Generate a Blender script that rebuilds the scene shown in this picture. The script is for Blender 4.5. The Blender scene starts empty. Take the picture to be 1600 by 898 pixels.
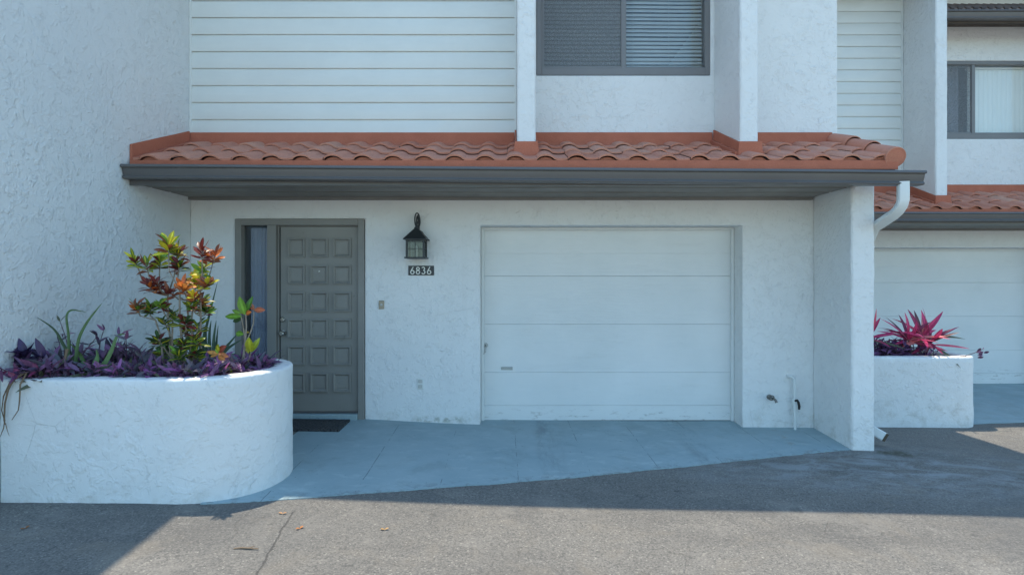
import bpy, bmesh, math, random
import numpy as np
from mathutils import Vector, Matrix, noise as mnoise

R = random.Random(7)
C = bpy.context.scene.collection
S = bpy.context.scene
F = 893.0            # focal length in photograph pixels
CAMZ, CAMD = 1.53, 6.2

# ------------------------------------------------------------------ camera
cam = bpy.data.cameras.new("camera")
cam.sensor_width = 36
cam.lens = F / 1600 * 36
cam.shift_x = -3 / 1600
cam.shift_y = -12 / 1600
cam.clip_start = 0.05
cam.clip_end = 1000
co = bpy.data.objects.new("camera", cam)
co.location = (0, -CAMD, CAMZ)
co.rotation_euler = (math.radians(90), 0, 0)
C.objects.link(co)
S.camera = co

# ------------------------------------------------------------------ light
SUN = Vector((0.185, -0.20, -1.0)).normalized()     # the way the sunlight travels
w = bpy.data.worlds.new("World")
S.world = w
w.use_nodes = True
nt = w.node_tree
bg = nt.nodes['Background']
sky = nt.nodes.new('ShaderNodeTexSky')
sky.sky_type = 'NISHITA'
sky.sun_disc = False
sky.sun_elevation = math.asin(-SUN.z)
sky.sun_rotation = math.atan2(-SUN.x, -SUN.y)
sky.altitude = 0
sky.air_density = 1.0
sky.dust_density = 0.6
sky.ozone_density = 1.6
tn = nt.nodes.new('ShaderNodeMix'); tn.data_type = 'RGBA'; tn.blend_type = 'MULTIPLY'
tn.inputs[0].default_value = 1.0; tn.inputs[7].default_value = (0.89, 1.065, 1.035, 1)
nt.links.new(sky.outputs[0], tn.inputs[6])
nt.links.new(tn.outputs[2], bg.inputs[0])
bg.inputs[1].default_value = 0.15
sl = bpy.data.lights.new("sun", 'SUN')
sl.energy = 2.35
sl.angle = math.radians(0.55)
sl.color = (1.0, 0.89, 0.72)
so = bpy.data.objects.new("sun", sl)
so.rotation_euler = SUN.to_track_quat('-Z', 'Y').to_euler()
so.location = (-3, 4, 14)
C.objects.link(so)
S.view_settings.view_transform = 'Standard'
S.view_settings.look = 'None'
S.view_settings.gamma = 1
S.view_settings.use_curve_mapping = False
S.view_settings.exposure = 1.17
S.cycles.max_bounces = 8
S.cycles.diffuse_bounces = 5
S.cycles.transparent_max_bounces = 12

# ------------------------------------------------------------------ helpers
def P(px, py, d):
    """photograph pixel at distance d (metres along the view axis) -> point in the place"""
    return Vector(((px - 803) * d / F, d - CAMD, CAMZ - (py - 437) * d / F))

class MB:
    def __init__(self):
        self.v, self.f, self.c, self.m = [], [], [], []
    def face(self, pts, col=None, mi=0):
        n = len(self.v)
        self.v += [tuple(p) for p in pts]
        self.f.append(tuple(range(n, n + len(pts))))
        self.c.append(col); self.m.append(mi)
    def grid(self, rows, col=None, closed=False, mi=0):
        """rows of points -> welded quads"""
        n0 = len(self.v); k = len(rows[0])
        for r in rows: self.v += [tuple(p) for p in r]
        for i in range(len(rows) - 1):
            for j in range(k if closed else k - 1):
                a = n0 + i * k + j; b = n0 + i * k + (j + 1) % k
                self.f.append((a, b, b + k, a + k)); self.c.append(col); self.m.append(mi)
        return n0
    def box(self, x0, x1, y0, y1, z0, z1, col=None, mi=0):
        n = len(self.v)
        self.v += [(x, y, z) for x in (x0, x1) for y in (y0, y1) for z in (z0, z1)]
        for f in ((0, 1, 3, 2), (4, 6, 7, 5), (0, 4, 5, 1), (2, 3, 7, 6), (0, 2, 6, 4), (1, 5, 7, 3)):
            self.f.append(tuple(n + i for i in f)); self.c.append(col); self.m.append(mi)
    def prism(self, poly, x0, x1, axis='x', col=None, mi=0):
        """polygon in the plane across an axis, run from x0 to x1"""
        def pt(p, t):
            if axis == 'x': return (t, p[0], p[1])
            if axis == 'y': return (p[0], t, p[1])
            return (p[0], p[1], t)
        n = len(self.v); k = len(poly)
        self.v += [pt(p, x0) for p in poly] + [pt(p, x1) for p in poly]
        for i in range(k):
            j = (i + 1) % k
            self.f.append((n + i, n + j, n + k + j, n + k + i)); self.c.append(col); self.m.append(mi)
        self.f.append(tuple(n + i for i in reversed(range(k)))); self.c.append(col); self.m.append(mi)
        self.f.append(tuple(n + k + i for i in range(k))); self.c.append(col); self.m.append(mi)
    def tube(self, path, rad, n=8, col=None, cap=True, mi=0):
        path = [Vector(p) for p in path]
        if not hasattr(rad, '__len__'): rad = [rad] * len(path)
        rows = []; up = Vector((0.13, 0.31, 0.94)).normalized()
        for i, p in enumerate(path):
            t = (path[min(i + 1, len(path) - 1)] - path[max(i - 1, 0)]).normalized()
            if abs(t.dot(up)) > .97: up = Vector((0.93, 0.2, 0.1)).normalized()
            a = t.cross(up).normalized(); b = t.cross(a)
            rows.append([p + (a * math.cos(q) + b * math.sin(q)) * rad[i] for q in (2 * math.pi * k / n for k in range(n))])
        n0 = self.grid(rows, col, True, mi)
        if cap:
            self.f.append(tuple(n0 + i for i in range(n))); self.c.append(col); self.m.append(mi)
            e = n0 + (len(path) - 1) * n
            self.f.append(tuple(e + i for i in range(n))); self.c.append(col); self.m.append(mi)
    def lathe(self, prof, centre, axis='y', n=20, col=None, mi=0):
        """profile (radius, offset along axis)"""
        c = Vector(centre); rows = []
        for r, t in prof:
            ring = []
            for k in range(n):
                q = 2 * math.pi * k / n; a, b = r * math.cos(q), r * math.sin(q)
                ring.append(c + Vector({'y': (a, t, b), 'z': (a, b, t), 'x': (t, a, b)}[axis]))
            rows.append(ring)
        self.grid(rows, col, True, mi)
    def leaf(self, base, d, up, L, W, bend=.3, col=(0, 1, 0), fold=.25, peak=.45, n=6, mid=None, curl=0):
        d = Vector(d).normalized(); up = Vector(up)
        side = d.cross(up)
        if side.length < .05: side = d.cross(Vector((.3, .9, .2)))
        side.normalize(); nn = side.cross(d).normalized()
        rows = []
        for i in range(n + 1):
            s = i / n
            c = Vector(base) + d * (L * s) - nn * (bend * L * s * s) + Vector((0, 0, -1)) * (curl * L * s ** 3)
            if s <= peak: ww = math.sin(math.pi / 2 * (s / peak)) ** .8
            else: ww = math.cos(math.pi / 2 * ((s - peak) / (1 - peak))) ** .8
            ww = max(ww, .06) * W / 2
            e = nn * (fold * ww)
            rows.append([c - side * ww + e, c - side * ww * .28 + e * .2, c + side * ww * .28 + e * .2, c + side * ww + e])
        k0 = len(self.v)
        for r in rows: self.v += [tuple(p) for p in r]
        for i in range(n):
            for j in range(3):
                a = k0 + i * 4 + j
                self.f.append((a, a + 1, a + 5, a + 4))
                cc = col
                if mid is not None and j == 1: cc = mid
                q = R.uniform(.85, 1.15)
                self.c.append(tuple(min(1, x * q) for x in cc)); self.m.append(0)
    def build(self, name, mat, parent=None, origin=(0, 0, 0), smooth=False, bevel=0, weld=False, seg=1, jitter=0, angle=40):
        me = bpy.data.meshes.new(name)
        o0 = Vector(parent['_o']) if parent is not None else Vector(origin)
        me.from_pydata([tuple(Vector(p) - o0) for p in self.v], [], self.f)
        mats = mat if isinstance(mat, (list, tuple)) else [mat]
        for m_ in mats: me.materials.append(m_)
        if len(mats) > 1:
            me.polygons.foreach_set('material_index', self.m)
        if any(c is not None for c in self.c):
            at = me.color_attributes.new('tint', 'FLOAT_COLOR', 'CORNER')
            dat = []
            for p in me.polygons:
                c = self.c[p.index] or (.5, .5, .5)
                dat += [c[0], c[1], c[2], 1.0] * p.loop_total
            at.data.foreach_set('color', dat)
        bm = bmesh.new(); bm.from_mesh(me)
        if weld: bmesh.ops.remove_doubles(bm, verts=bm.verts, dist=1e-5)
        bmesh.ops.recalc_face_normals(bm, faces=bm.faces)
        if bevel:
            es = [e for e in bm.edges if len(e.link_faces) == 2 and e.calc_face_angle(0) > .6]
            bmesh.ops.bevel(bm, geom=es, offset=bevel, segments=seg, affect='EDGES', clamp_overlap=True, profile=.5)
        if jitter:
            for v in bm.verts:
                p = v.co + o0
                v.co += mnoise.noise_vector(p * 5) * jitter + mnoise.noise_vector(p * 17) * jitter * .6
        bm.to_mesh(me); bm.free()
        if smooth:
            me.polygons.foreach_set('use_smooth', [True] * len(me.polygons))
            me.set_sharp_from_angle(angle=math.radians(angle))
        o = bpy.data.objects.new(name, me)
        C.objects.link(o)
        if parent is not None:
            o.parent = parent
        else:
            o.location = o0
        o['_o'] = tuple(o0)
        return o

def tag(o, label=None, cat=None, group=None, kind=None):
    if label: o['label'] = label
    if cat: o['category'] = cat
    if group: o['group'] = group
    if kind: o['kind'] = kind
    return o
def thing(name, loc, label, cat, group=None):
    o = bpy.data.objects.new(name, None)
    o.empty_display_size = .1
    C.objects.link(o); o.location = loc; o['_o'] = tuple(loc)
    return tag(o, label, cat, group)

# stucco-like block: box cut fine and nudged so its arrises wander like hand-trowelled render
def fine_box(x0, x1, y0, y1, z0, z1, step=.06, rnd=.012):
    mb = MB()
    def div(a, b):
        n = max(1, int(round((b - a) / step)))
        core = [a + (b - a) * i / n for i in range(n + 1)]
        return sorted(set([a, a + rnd] + [c for c in core if a + rnd < c < b - rnd] + [b - rnd, b]))
    xs, ys, zs = div(x0, x1), div(y0, y1), div(z0, z1)
    for ax in range(3):
        A, B = [(ys, zs), (xs, zs), (xs, ys)][ax]
        for e in ((x0, x1), (y0, y1), (z0, z1))[ax]:
            rows = [[{0: (e, a, b), 1: (a, e, b), 2: (a, b, e)}[ax] for a in A] for b in B]
            mb.grid(rows)
    # pull the arrises in
    c = Vector(((x0 + x1) / 2, (y0 + y1) / 2, (z0 + z1) / 2))
    out = []
    for p in mb.v:
        ex = [abs(p[0] - x0) < 1e-6, abs(p[0] - x1) < 1e-6, abs(p[1] - y0) < 1e-6, abs(p[1] - y1) < 1e-6, abs(p[2] - z0) < 1e-6, abs(p[2] - z1) < 1e-6]
        if sum(ex) >= 2:
            q = list(p)
            for i, f in enumerate(ex):
                if f: q[i // 2] += (rnd * .42) * (1 if i % 2 == 0 else -1)
            p = tuple(q)
        out.append(p)
    mb.v = out
    return mb

def wall_grid(x0, x1, z0, z1, y0, y1, holes):
    """wall slab with openings: front, back and reveal faces, no overlaps"""
    xs = sorted(set([x0, x1] + [h[0] for h in holes] + [h[1] for h in holes]))
    zs = sorted(set([z0, z1] + [h[2] for h in holes] + [h[3] for h in holes]))
    def hole(i, j):
        if i < 0 or j < 0 or i >= len(xs) - 1 or j >= len(zs) - 1: return True
        cx, cz = (xs[i] + xs[i + 1]) / 2, (zs[j] + zs[j + 1]) / 2
        return any(h[0] < cx < h[1] and h[2] < cz < h[3] for h in holes)
    mb = MB()
    for i in range(len(xs) - 1):
        for j in range(len(zs) - 1):
            if hole(i, j): continue
            a, b, c, d = xs[i], xs[i + 1], zs[j], zs[j + 1]
            mb.face([(a, y0, c), (b, y0, c), (b, y0, d), (a, y0, d)])
            mb.face([(a, y1, c), (a, y1, d), (b, y1, d), (b, y1, c)])
            if hole(i - 1, j): mb.face([(a, y0, c), (a, y0, d), (a, y1, d), (a, y1, c)])
            if hole(i + 1, j): mb.face([(b, y0, c), (b, y1, c), (b, y1, d), (b, y0, d)])
            if hole(i, j - 1): mb.face([(a, y0, c), (a, y1, c), (b, y1, c), (b, y0, c)])
            if hole(i, j + 1): mb.face([(a, y0, d), (b, y0, d), (b, y1, d), (a, y1, d)])
    return mb

# ------------------------------------------------------------------ materials
class N:
    def __init__(self, name):
        self.m = bpy.data.materials.new(name); self.m.use_nodes = True
        self.t = self.m.node_tree; self.b = self.t.nodes['Principled BSDF']
        self.out = self.t.nodes['Material Output']
        g = self.t.nodes.new('ShaderNodeNewGeometry'); self.pos = g.outputs['Position']; self.geo = g
    def link(self, a, b): self.t.links.new(a, b)
    def val(self, sock, v):
        if hasattr(v, 'is_output'): self.link(v, sock)
        else: sock.default_value = v
    def math(self, op, a, b=0, c=0, clamp=False):
        n = self.t.nodes.new('ShaderNodeMath'); n.operation = op; n.use_clamp = clamp
        self.val(n.inputs[0], a); self.val(n.inputs[1], b); self.val(n.inputs[2], c)
        return n.outputs[0]
    def map(self, v=None, loc=(0, 0, 0), scale=(1, 1, 1), rot=(0, 0, 0)):
        n = self.t.nodes.new('ShaderNodeMapping')
        self.link(v or self.pos, n.inputs[0])
        n.inputs['Location'].default_value = loc; n.inputs['Scale'].default_value = scale; n.inputs['Rotation'].default_value = rot
        return n.outputs[0]
    def noise(self, scale, detail=2, rough=.5, dist=0, v=None, loc=None):
        n = self.t.nodes.new('ShaderNodeTexNoise')
        n.inputs['Scale'].default_value = scale; n.inputs['Detail'].default_value = detail
        n.inputs['Roughness'].default_value = rough; n.inputs['Distortion'].default_value = dist
        vv = v or self.pos
        if loc: vv = self.map(vv, loc)
        self.link(vv, n.inputs['Vector'])
        return n.outputs['Fac']
    def voro(self, scale, feature='F1', v=None, out='Distance', rnd=1):
        n = self.t.nodes.new('ShaderNodeTexVoronoi'); n.feature = feature
        n.inputs['Scale'].default_value = scale; n.inputs['Randomness'].default_value = rnd
        self.link(v or self.pos, n.inputs['Vector'])
        return n.outputs[out]
    def ramp(self, f, stops, interp='LINEAR'):
        n = self.t.nodes.new('ShaderNodeValToRGB'); n.color_ramp.interpolation = interp
        e = n.color_ramp.elements
        while len(e) < len(stops): e.new(.5)
        for q, (p, c) in zip(e, stops):
            q.position = p
            q.color = (c, c, c, 1) if not hasattr(c, '__len__') else (*c, 1)
        self.val(n.inputs[0], f)
        return n.outputs[0]
    def step(self, f, a, b):
        n = self.t.nodes.new('ShaderNodeMapRange'); n.interpolation_type = 'SMOOTHSTEP'
        self.val(n.inputs[0], f); n.inputs[1].default_value = a; n.inputs[2].default_value = b
        return n.outputs[0]
    def mix(self, f, a, b, mode='MIX'):
        n = self.t.nodes.new('ShaderNodeMix'); n.data_type = 'RGBA'; n.blend_type = mode
        self.val(n.inputs[0], f)
        for s, v in ((n.inputs[6], a), (n.inputs[7], b)):
            if hasattr(v, 'is_output'): self.link(v, s)
            else: s.default_value = (*v, 1)
        return n.outputs[2]
    def sep(self, v=None):
        n = self.t.nodes.new('ShaderNodeSeparateXYZ'); self.link(v or self.pos, n.inputs[0]); return n.outputs
    def bump(self, h, strength=.5, dist=.01):
        n = self.t.nodes.new('ShaderNodeBump')
        n.inputs['Strength'].default_value = strength; n.inputs['Distance'].default_value = dist
        self.link(h, n.inputs['Height']); self.link(n.outputs[0], self.b.inputs['Normal'])
    def set(self, col=None, rough=None, metal=None, spec=None):
        if col is not None: self.val(self.b.inputs['Base Color'], (*col, 1) if not hasattr(col, 'is_output') else col)
        if rough is not None: self.val(self.b.inputs['Roughness'], rough)
        if metal is not None: self.val(self.b.inputs['Metallic'], metal)
        if spec is not None: self.val(self.b.inputs['Specular IOR Level'], spec)
        return self.m

def stucco(name, col=(.80, .80, .785), amount=1.0, scale=1.0, mossy=False):
    n = N(name)
    # knock-down trowel skips: broken saw-tooth ridges along warped contour lines
    warp = n.noise(1.7 * scale, 2)
    a = n.math('FRACT', n.math('MULTIPLY', n.noise(3.1 * scale, 2.5, .55, .9), 6.5))
    ma = n.step(n.noise(4.6 * scale, 2, .6, .5, loc=(3.1, 7.7, 1.3)), .515, .585)
    b = n.math('FRACT', n.math('MULTIPLY', n.noise(6.5 * scale, 2, .5, .7, loc=(9, 2, 5)), 5.0))
    mb_ = n.step(n.noise(6.0 * scale, 2, .6, .3, loc=(1, 4, 8)), .53, .59)
    c = n.noise(70 * scale, 4, .65)
    d = n.noise(14 * scale, 4, .6)
    big = n.step(n.noise(.75, 3, .6, .4, loc=(5, 3, 9)), .33, .66)
    big = n.math('ADD', .45, n.math('MULTIPLY', big, .7))
    h = n.math('MULTIPLY', n.math('ADD', n.math('MULTIPLY', a, ma), n.math('MULTIPLY', n.math('MULTIPLY', b, mb_), .7)), big)
    # hairline cracks, a few, crooked
    hc = n.math('SUBTRACT', 1, n.step(n.voro(1.15, 'DISTANCE_TO_EDGE', v=n.map(scale=(1, 1, 1.2))), 0, .0035))
    hc = n.math('MULTIPLY', hc, n.step(n.noise(1.6, 4, .7, loc=(2, 8, 4)), .55, .62))
    h = n.math('SUBTRACT', h, n.math('MULTIPLY', hc, .6))
    tl = n.math('SUBTRACT', 1, n.step(n.math('ABSOLUTE', n.math('SUBTRACT', n.noise(2.1 * scale, 4, .62, 1.3, loc=(6, 2, 11)), .5)), .0, .007))
    tl = n.math('MULTIPLY', tl, n.step(n.noise(3.4 * scale, 3, .6, .4, loc=(12, 4, 7)), .51, .56))
    h = n.math('SUBTRACT', h, n.math('MULTIPLY', tl, .75))
    h = n.math('ADD', h, n.math('ADD', n.math('MULTIPLY', c, .22), n.math('MULTIPLY', d, .35)))
    n.bump(h, .52 * amount, .010)
    tone = n.ramp(n.noise(.9, 3, .6), [(.3, tuple(x * .94 for x in col)), (.7, col)])
    tone = n.mix(n.math('MULTIPLY', n.step(n.noise(3.0, 5, .7, loc=(4, 4, 4)), .58, .75), .18), tone, (.62, .60, .55))
    # grime caught in the deepest trowel lines
    pit = n.math('MULTIPLY', n.math('MULTIPLY', n.step(a, .9, .995), ma), n.step(n.noise(2.1, 3, .6, loc=(8, 1, 2)), .42, .62))
    tone = n.mix(n.math('MULTIPLY', pit, .13), tone, (.42, .41, .38))
    tone = n.mix(n.math('MULTIPLY', hc, .22), tone, (.40, .39, .36))
    tone = n.mix(n.math('MULTIPLY', tl, .15), tone, (.40, .39, .36))
    drip = n.step(n.noise(5.0, 5, .7, v=n.map(scale=(1, 1, .09))), .58, .74)
    drip = n.math('MULTIPLY', drip, n.step(n.noise(.8, 3, .6, loc=(3, 3, 3)), .45, .7))
    tone = n.mix(n.math('MULTIPLY', drip, .16), tone, (.50, .49, .45))
    # splash dirt along the bottom
    z = n.sep()[2]
    base = n.math('MULTIPLY', n.math('SUBTRACT', 1, n.step(z, -.08, .22)), n.step(n.noise(7, 5, .7), .45, .75))
    tone = n.mix(n.math('MULTIPLY', base, .5), tone, (.40, .37, .30))
    if mossy:
        x = n.sep()[0]
        band = n.math('MULTIPLY', n.math('SUBTRACT', 1, n.step(n.math('ABSOLUTE', n.math('SUBTRACT', x, -.78)), .12, .42)),
                      n.math('SUBTRACT', 1, n.step(n.math('ABSOLUTE', n.math('SUBTRACT', z, .012)), .0, .055)))
        band = n.math('MULTIPLY', band, n.step(n.noise(13, 5, .7, loc=(2, 9, 3)), .42, .58))
        tone = n.mix(n.math('MULTIPLY', band, .6), tone, (.22, .23, .15))
    return n.set(tone, .9, spec=.25)

def paint(name, col, rough=.5, var=.06, bump=.0, bs=60, spec=.5, scuff=None):
    n = N(name)
    c = n.ramp(n.noise(2.2, 4, .6), [(.3, tuple(x * (1 - var) for x in col)), (.7, tuple(min(1, x * (1 + var)) for x in col))])
    if scuff:
        c = n.mix(n.math('MULTIPLY', n.step(n.noise(9, 6, .75, loc=(5, 5, 1)), .60, .72), scuff[1]), c, scuff[0])
    if bump: n.bump(n.noise(bs, 3, .6), bump, .004)
    r = n.ramp(n.noise(6, 3, .6, loc=(1, 1, 1)), [(.3, rough * .85), (.7, min(1, rough * 1.15))])
    return n.set(c, r, spec=spec)

M = {}
M['stucco'] = stucco('stucco_white', mossy=True, scale=2.5, amount=1.0)
M['stucco_side'] = stucco('stucco_side', col=(.74, .755, .75), amount=1.1, scale=2.6)
M['stucco_planter'] = stucco('stucco_planter', col=(.78, .785, .775), amount=.95, scale=2.3)
M['siding'] = paint('siding_vinyl', (.74, .755, .72), .45, .03, .12, 90)
M['white_trim'] = paint('white_trim', (.74, .75, .73), .5, .04)
M['bronze'] = paint('bronze_aluminium', (.115, .108, .105), .36, .06, spec=.5)
M['soffit'] = paint('soffit_brown', (.215, .205, .185), .6, .12, .2, 30)
M['door_grey'] = paint('door_grey_paint', (.255, .243, .218), .5, .07, .15, 40, scuff=((.11, .11, .10), .45))
M['frame_grey'] = paint('frame_grey_paint', (.235, .225, .205), .5, .08)
M['window_frame'] = paint('window_bronze', (.19, .185, .185), .42, .05)
M['black_metal'] = paint('black_metal', (.03, .034, .036), .5, .2, .3, 80)
M['blind'] = paint('blind_slat', (.46, .48, .48), .5, .06)
M['vblind'] = paint('vertical_blind', (.84, .85, .82), .55, .03)
M['curtain'] = paint('curtain_cloth', (.62, .64, .74), .9, .1, .4, 120)
M['dark'] = paint('dark_room', (.06, .058, .055), .9, .1)
M['plaster'] = paint('room_plaster', (.4, .38, .35), .9, .05)
M['pvc'] = paint('white_pvc', (.70, .72, .70), .4, .08)
M['brass'] = paint('aged_brass', (.36, .30, .22), .35, .1)
M['plate'] = paint('almond_plate', (.50, .50, .47), .4, .05)
M['white_digit'] = paint('white_numeral', (.80, .79, .72), .5, .02)
M['sign_black'] = paint('sign_black', (.022, .025, .03), .4, .1)
M['rubber'] = paint('black_rubber', (.02, .02, .02), .6, .1)

def metal(name, col, rough):
    n = N(name); n.set(col, n.ramp(n.noise(30, 3), [(.3, rough * .8), (.7, rough * 1.3)]), 1.0); return n.m
M['chrome'] = metal('satin_nickel', (.62, .60, .56), .25)
M['galv_grey'] = paint('painted_steel', (.45, .45, .43), .4, .1)
M['galv'] = metal('weathered_brass_tap', (.25, .24, .22), .45)

def garage_mat():
    n = N('garage_door_paint')
    g = n.noise(3.0, 5, .65, .8, v=n.map(scale=(.9, 1, 11)))
    g2 = n.noise(9, 4, .7, .4, v=n.map(scale=(.35, 1, 16), loc=(3, 3, 3)))
    xyz = n.sep()
    fis = n.math('SUBTRACT', 1, n.step(n.math('ABSOLUTE', n.math('SUBTRACT', n.noise(4.5, 4, .7, .5, v=n.map(scale=(.28, 1, 9), loc=(2, 2, 7))), .5)), .0, .010))
    fis = n.math('MULTIPLY', fis, n.step(n.noise(2.0, 4, .7, v=n.map(scale=(.6, 1, 1.6), loc=(6, 0, 2))), .50, .62))
    n.bump(n.math('SUBTRACT', n.math('ADD', n.math('MULTIPLY', g, .7), n.math('MULTIPLY', g2, .6)), n.math('MULTIPLY', fis, .22)), .6, .007)
    c = n.ramp(n.noise(1.4, 4, .6), [(.3, (.72, .73, .715)), (.7, (.79, .79, .775))])
    c = n.mix(n.math('MULTIPLY', n.step(g2, .62, .74), .08), c, (.55, .54, .50))
    c = n.mix(n.math('MULTIPLY', fis, .05), c, (.42, .41, .38))
    z = xyz[2]
    d = n.math('MULTIPLY', n.math('SUBTRACT', 1, n.step(z, -.05, .16)), n.step(n.noise(11, 5, .75, v=n.map(scale=(.5, 1, 2))), .55, .66))
    c = n.mix(n.math('MULTIPLY', d, .6), c, (.33, .31, .28))
    return n.set(c, .5, spec=.4)
M['garage'] = garage_mat()

def tile_mat(name, plain=False):
    n = N(name)
    at = n.t.nodes.new('ShaderNodeAttribute'); at.attribute_name = 'tint'
    if plain: c = n.ramp(n.noise(5, 4, .6), [(.3, (.40, .12, .07)), (.7, (.48, .15, .09))])
    else:
        t = n.t.nodes.new('ShaderNodeSeparateColor'); n.link(at.outputs['Color'], t.inputs[0])
        c = n.ramp(t.outputs[0], [(0, (.46, .15, .095)), (.25, (.56, .22, .15)), (.5, (.64, .29, .205)), (.75, (.56, .24, .17)), (1, (.70, .42, .31))])
        streak = n.noise(6, 4, .6, .3)
        c = n.mix(n.math('MULTIPLY', n.step(streak, .45, .7), .4), c, (.40, .17, .11))
    gr = n.noise(230, 3, .7)
    c = n.mix(.35 if not plain else .18, c, n.ramp(gr, [(.3, (.24, .085, .055)), (.5, (.50, .20, .125)), (.72, (.80, .45, .32))]), 'MIX')
    n.bump(n.math('ADD', gr, n.math('MULTIPLY', n.noise(40, 3), .6)), .5, .004)
    return n.set(c, .88, spec=.25)
M['tile'] = tile_mat('roof_tile'); M['flash'] = tile_mat('roof_flashing_grit', True)
def bay_tile():
    n = N('bay_tile_grey')
    n.bump(n.noise(60, 3), .3, .004)
    return n.set(n.ramp(n.noise(8, 4), [(.3, (.16, .125, .115)), (.7, (.27, .21, .19))]), .85)
M['bay_tile'] = bay_tile()

def glass_mat(name, tint=(1, 1, 1), rough=.0, refl=1.0):
    n = N(name)
    tr = n.t.nodes.new('ShaderNodeBsdfTransparent'); tr.inputs[0].default_value = (*tint, 1)
    gl = n.t.nodes.new('ShaderNodeBsdfGlossy'); gl.inputs['Roughness'].default_value = rough
    dt = n.t.nodes.new('ShaderNodeVectorMath'); dt.operation = 'DOT_PRODUCT'
    n.link(n.geo.outputs['Incoming'], dt.inputs[0]); n.link(n.geo.outputs['Normal'], dt.inputs[1])
    k5 = n.math('POWER', n.math('SUBTRACT', 1, n.math('ABSOLUTE', dt.outputs['Value']), clamp=True), 5)
    f2 = n.math('MULTIPLY', n.math('ADD', .045, n.math('MULTIPLY', k5, .955)), refl, clamp=True)
    mx = n.t.nodes.new('ShaderNodeMixShader')
    n.link(f2, mx.inputs[0]); n.link(tr.outputs[0], mx.inputs[1]); n.link(gl.outputs[0], mx.inputs[2])
    n.link(mx.outputs[0], n.out.inputs[0])
    return n.m
M['glass'] = glass_mat('window_glass', (.97, .98, .975), .008, 1.0)
M['glass_dark'] = glass_mat('sidelight_glass', (.80, .82, .83), .02, 1.3)
M['lamp_glass'] = glass_mat('lantern_seeded_glass', (.58, .62, .62), .08, 1.2)
def screen_mat():
    n = N('insect_screen')
    tr = n.t.nodes.new('ShaderNodeBsdfTransparent')
    df = n.t.nodes.new('ShaderNodeBsdfDiffuse'); df.inputs[0].default_value = (.25, .26, .27, 1)
    mx = n.t.nodes.new('ShaderNodeMixShader')
    f = n.ramp(n.noise(60, 2, .6), [(.35, .30), (.65, .46)])
    n.link(f, mx.inputs[0]); n.link(tr.outputs[0], mx.inputs[1]); n.link(df.outputs[0], mx.inputs[2])
    n.link(mx.outputs[0], n.out.inputs[0])
    return n.m
M['screen'] = screen_mat()

def leaf_mat(name, rough=.38, trans=.25):
    n = N(name)
    at = n.t.nodes.new('ShaderNodeAttribute'); at.attribute_name = 'tint'
    c = n.mix(n.math('MULTIPLY', n.step(n.noise(55, 3, .6), .4, .7), .35), at.outputs['Color'], n.mix(.5, at.outputs['Color'], (.02, .02, .015)))
    n.set(c, rough, spec=.45)
    tl = n.t.nodes.new('ShaderNodeBsdfTranslucent'); n.link(c, tl.inputs[0])
    mx = n.t.nodes.new('ShaderNodeMixShader'); mx.inputs[0].default_value = trans
    n.link(n.b.outputs[0], mx.inputs[1]); n.link(tl.outputs[0], mx.inputs[2]); n.link(mx.outputs[0], n.out.inputs[0])
    return n.m
M['leaf'] = leaf_mat('leaf_glossy'); M['leaf_soft'] = leaf_mat('leaf_soft', .55, .2)
def bark():
    n = N('stem_bark'); n.bump(n.noise(90, 3), .5, .003)
    return n.set(n.ramp(n.noise(30, 4), [(.3, (.20, .16, .12)), (.7, (.36, .31, .25))]), .85)
M['bark'] = bark()
M['dry'] = paint('dry_stem', (.20, .14, .09), .9, .35)
def soil():
    n = N('potting_soil'); n.bump(n.noise(50, 5, .7), 1, .02)
    return n.set(n.ramp(n.noise(35, 5, .7), [(.3, (.03, .022, .016)), (.6, (.09, .065, .045)), (.8, (.2, .15, .1))]), .95)
M['soil'] = soil()

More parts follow.
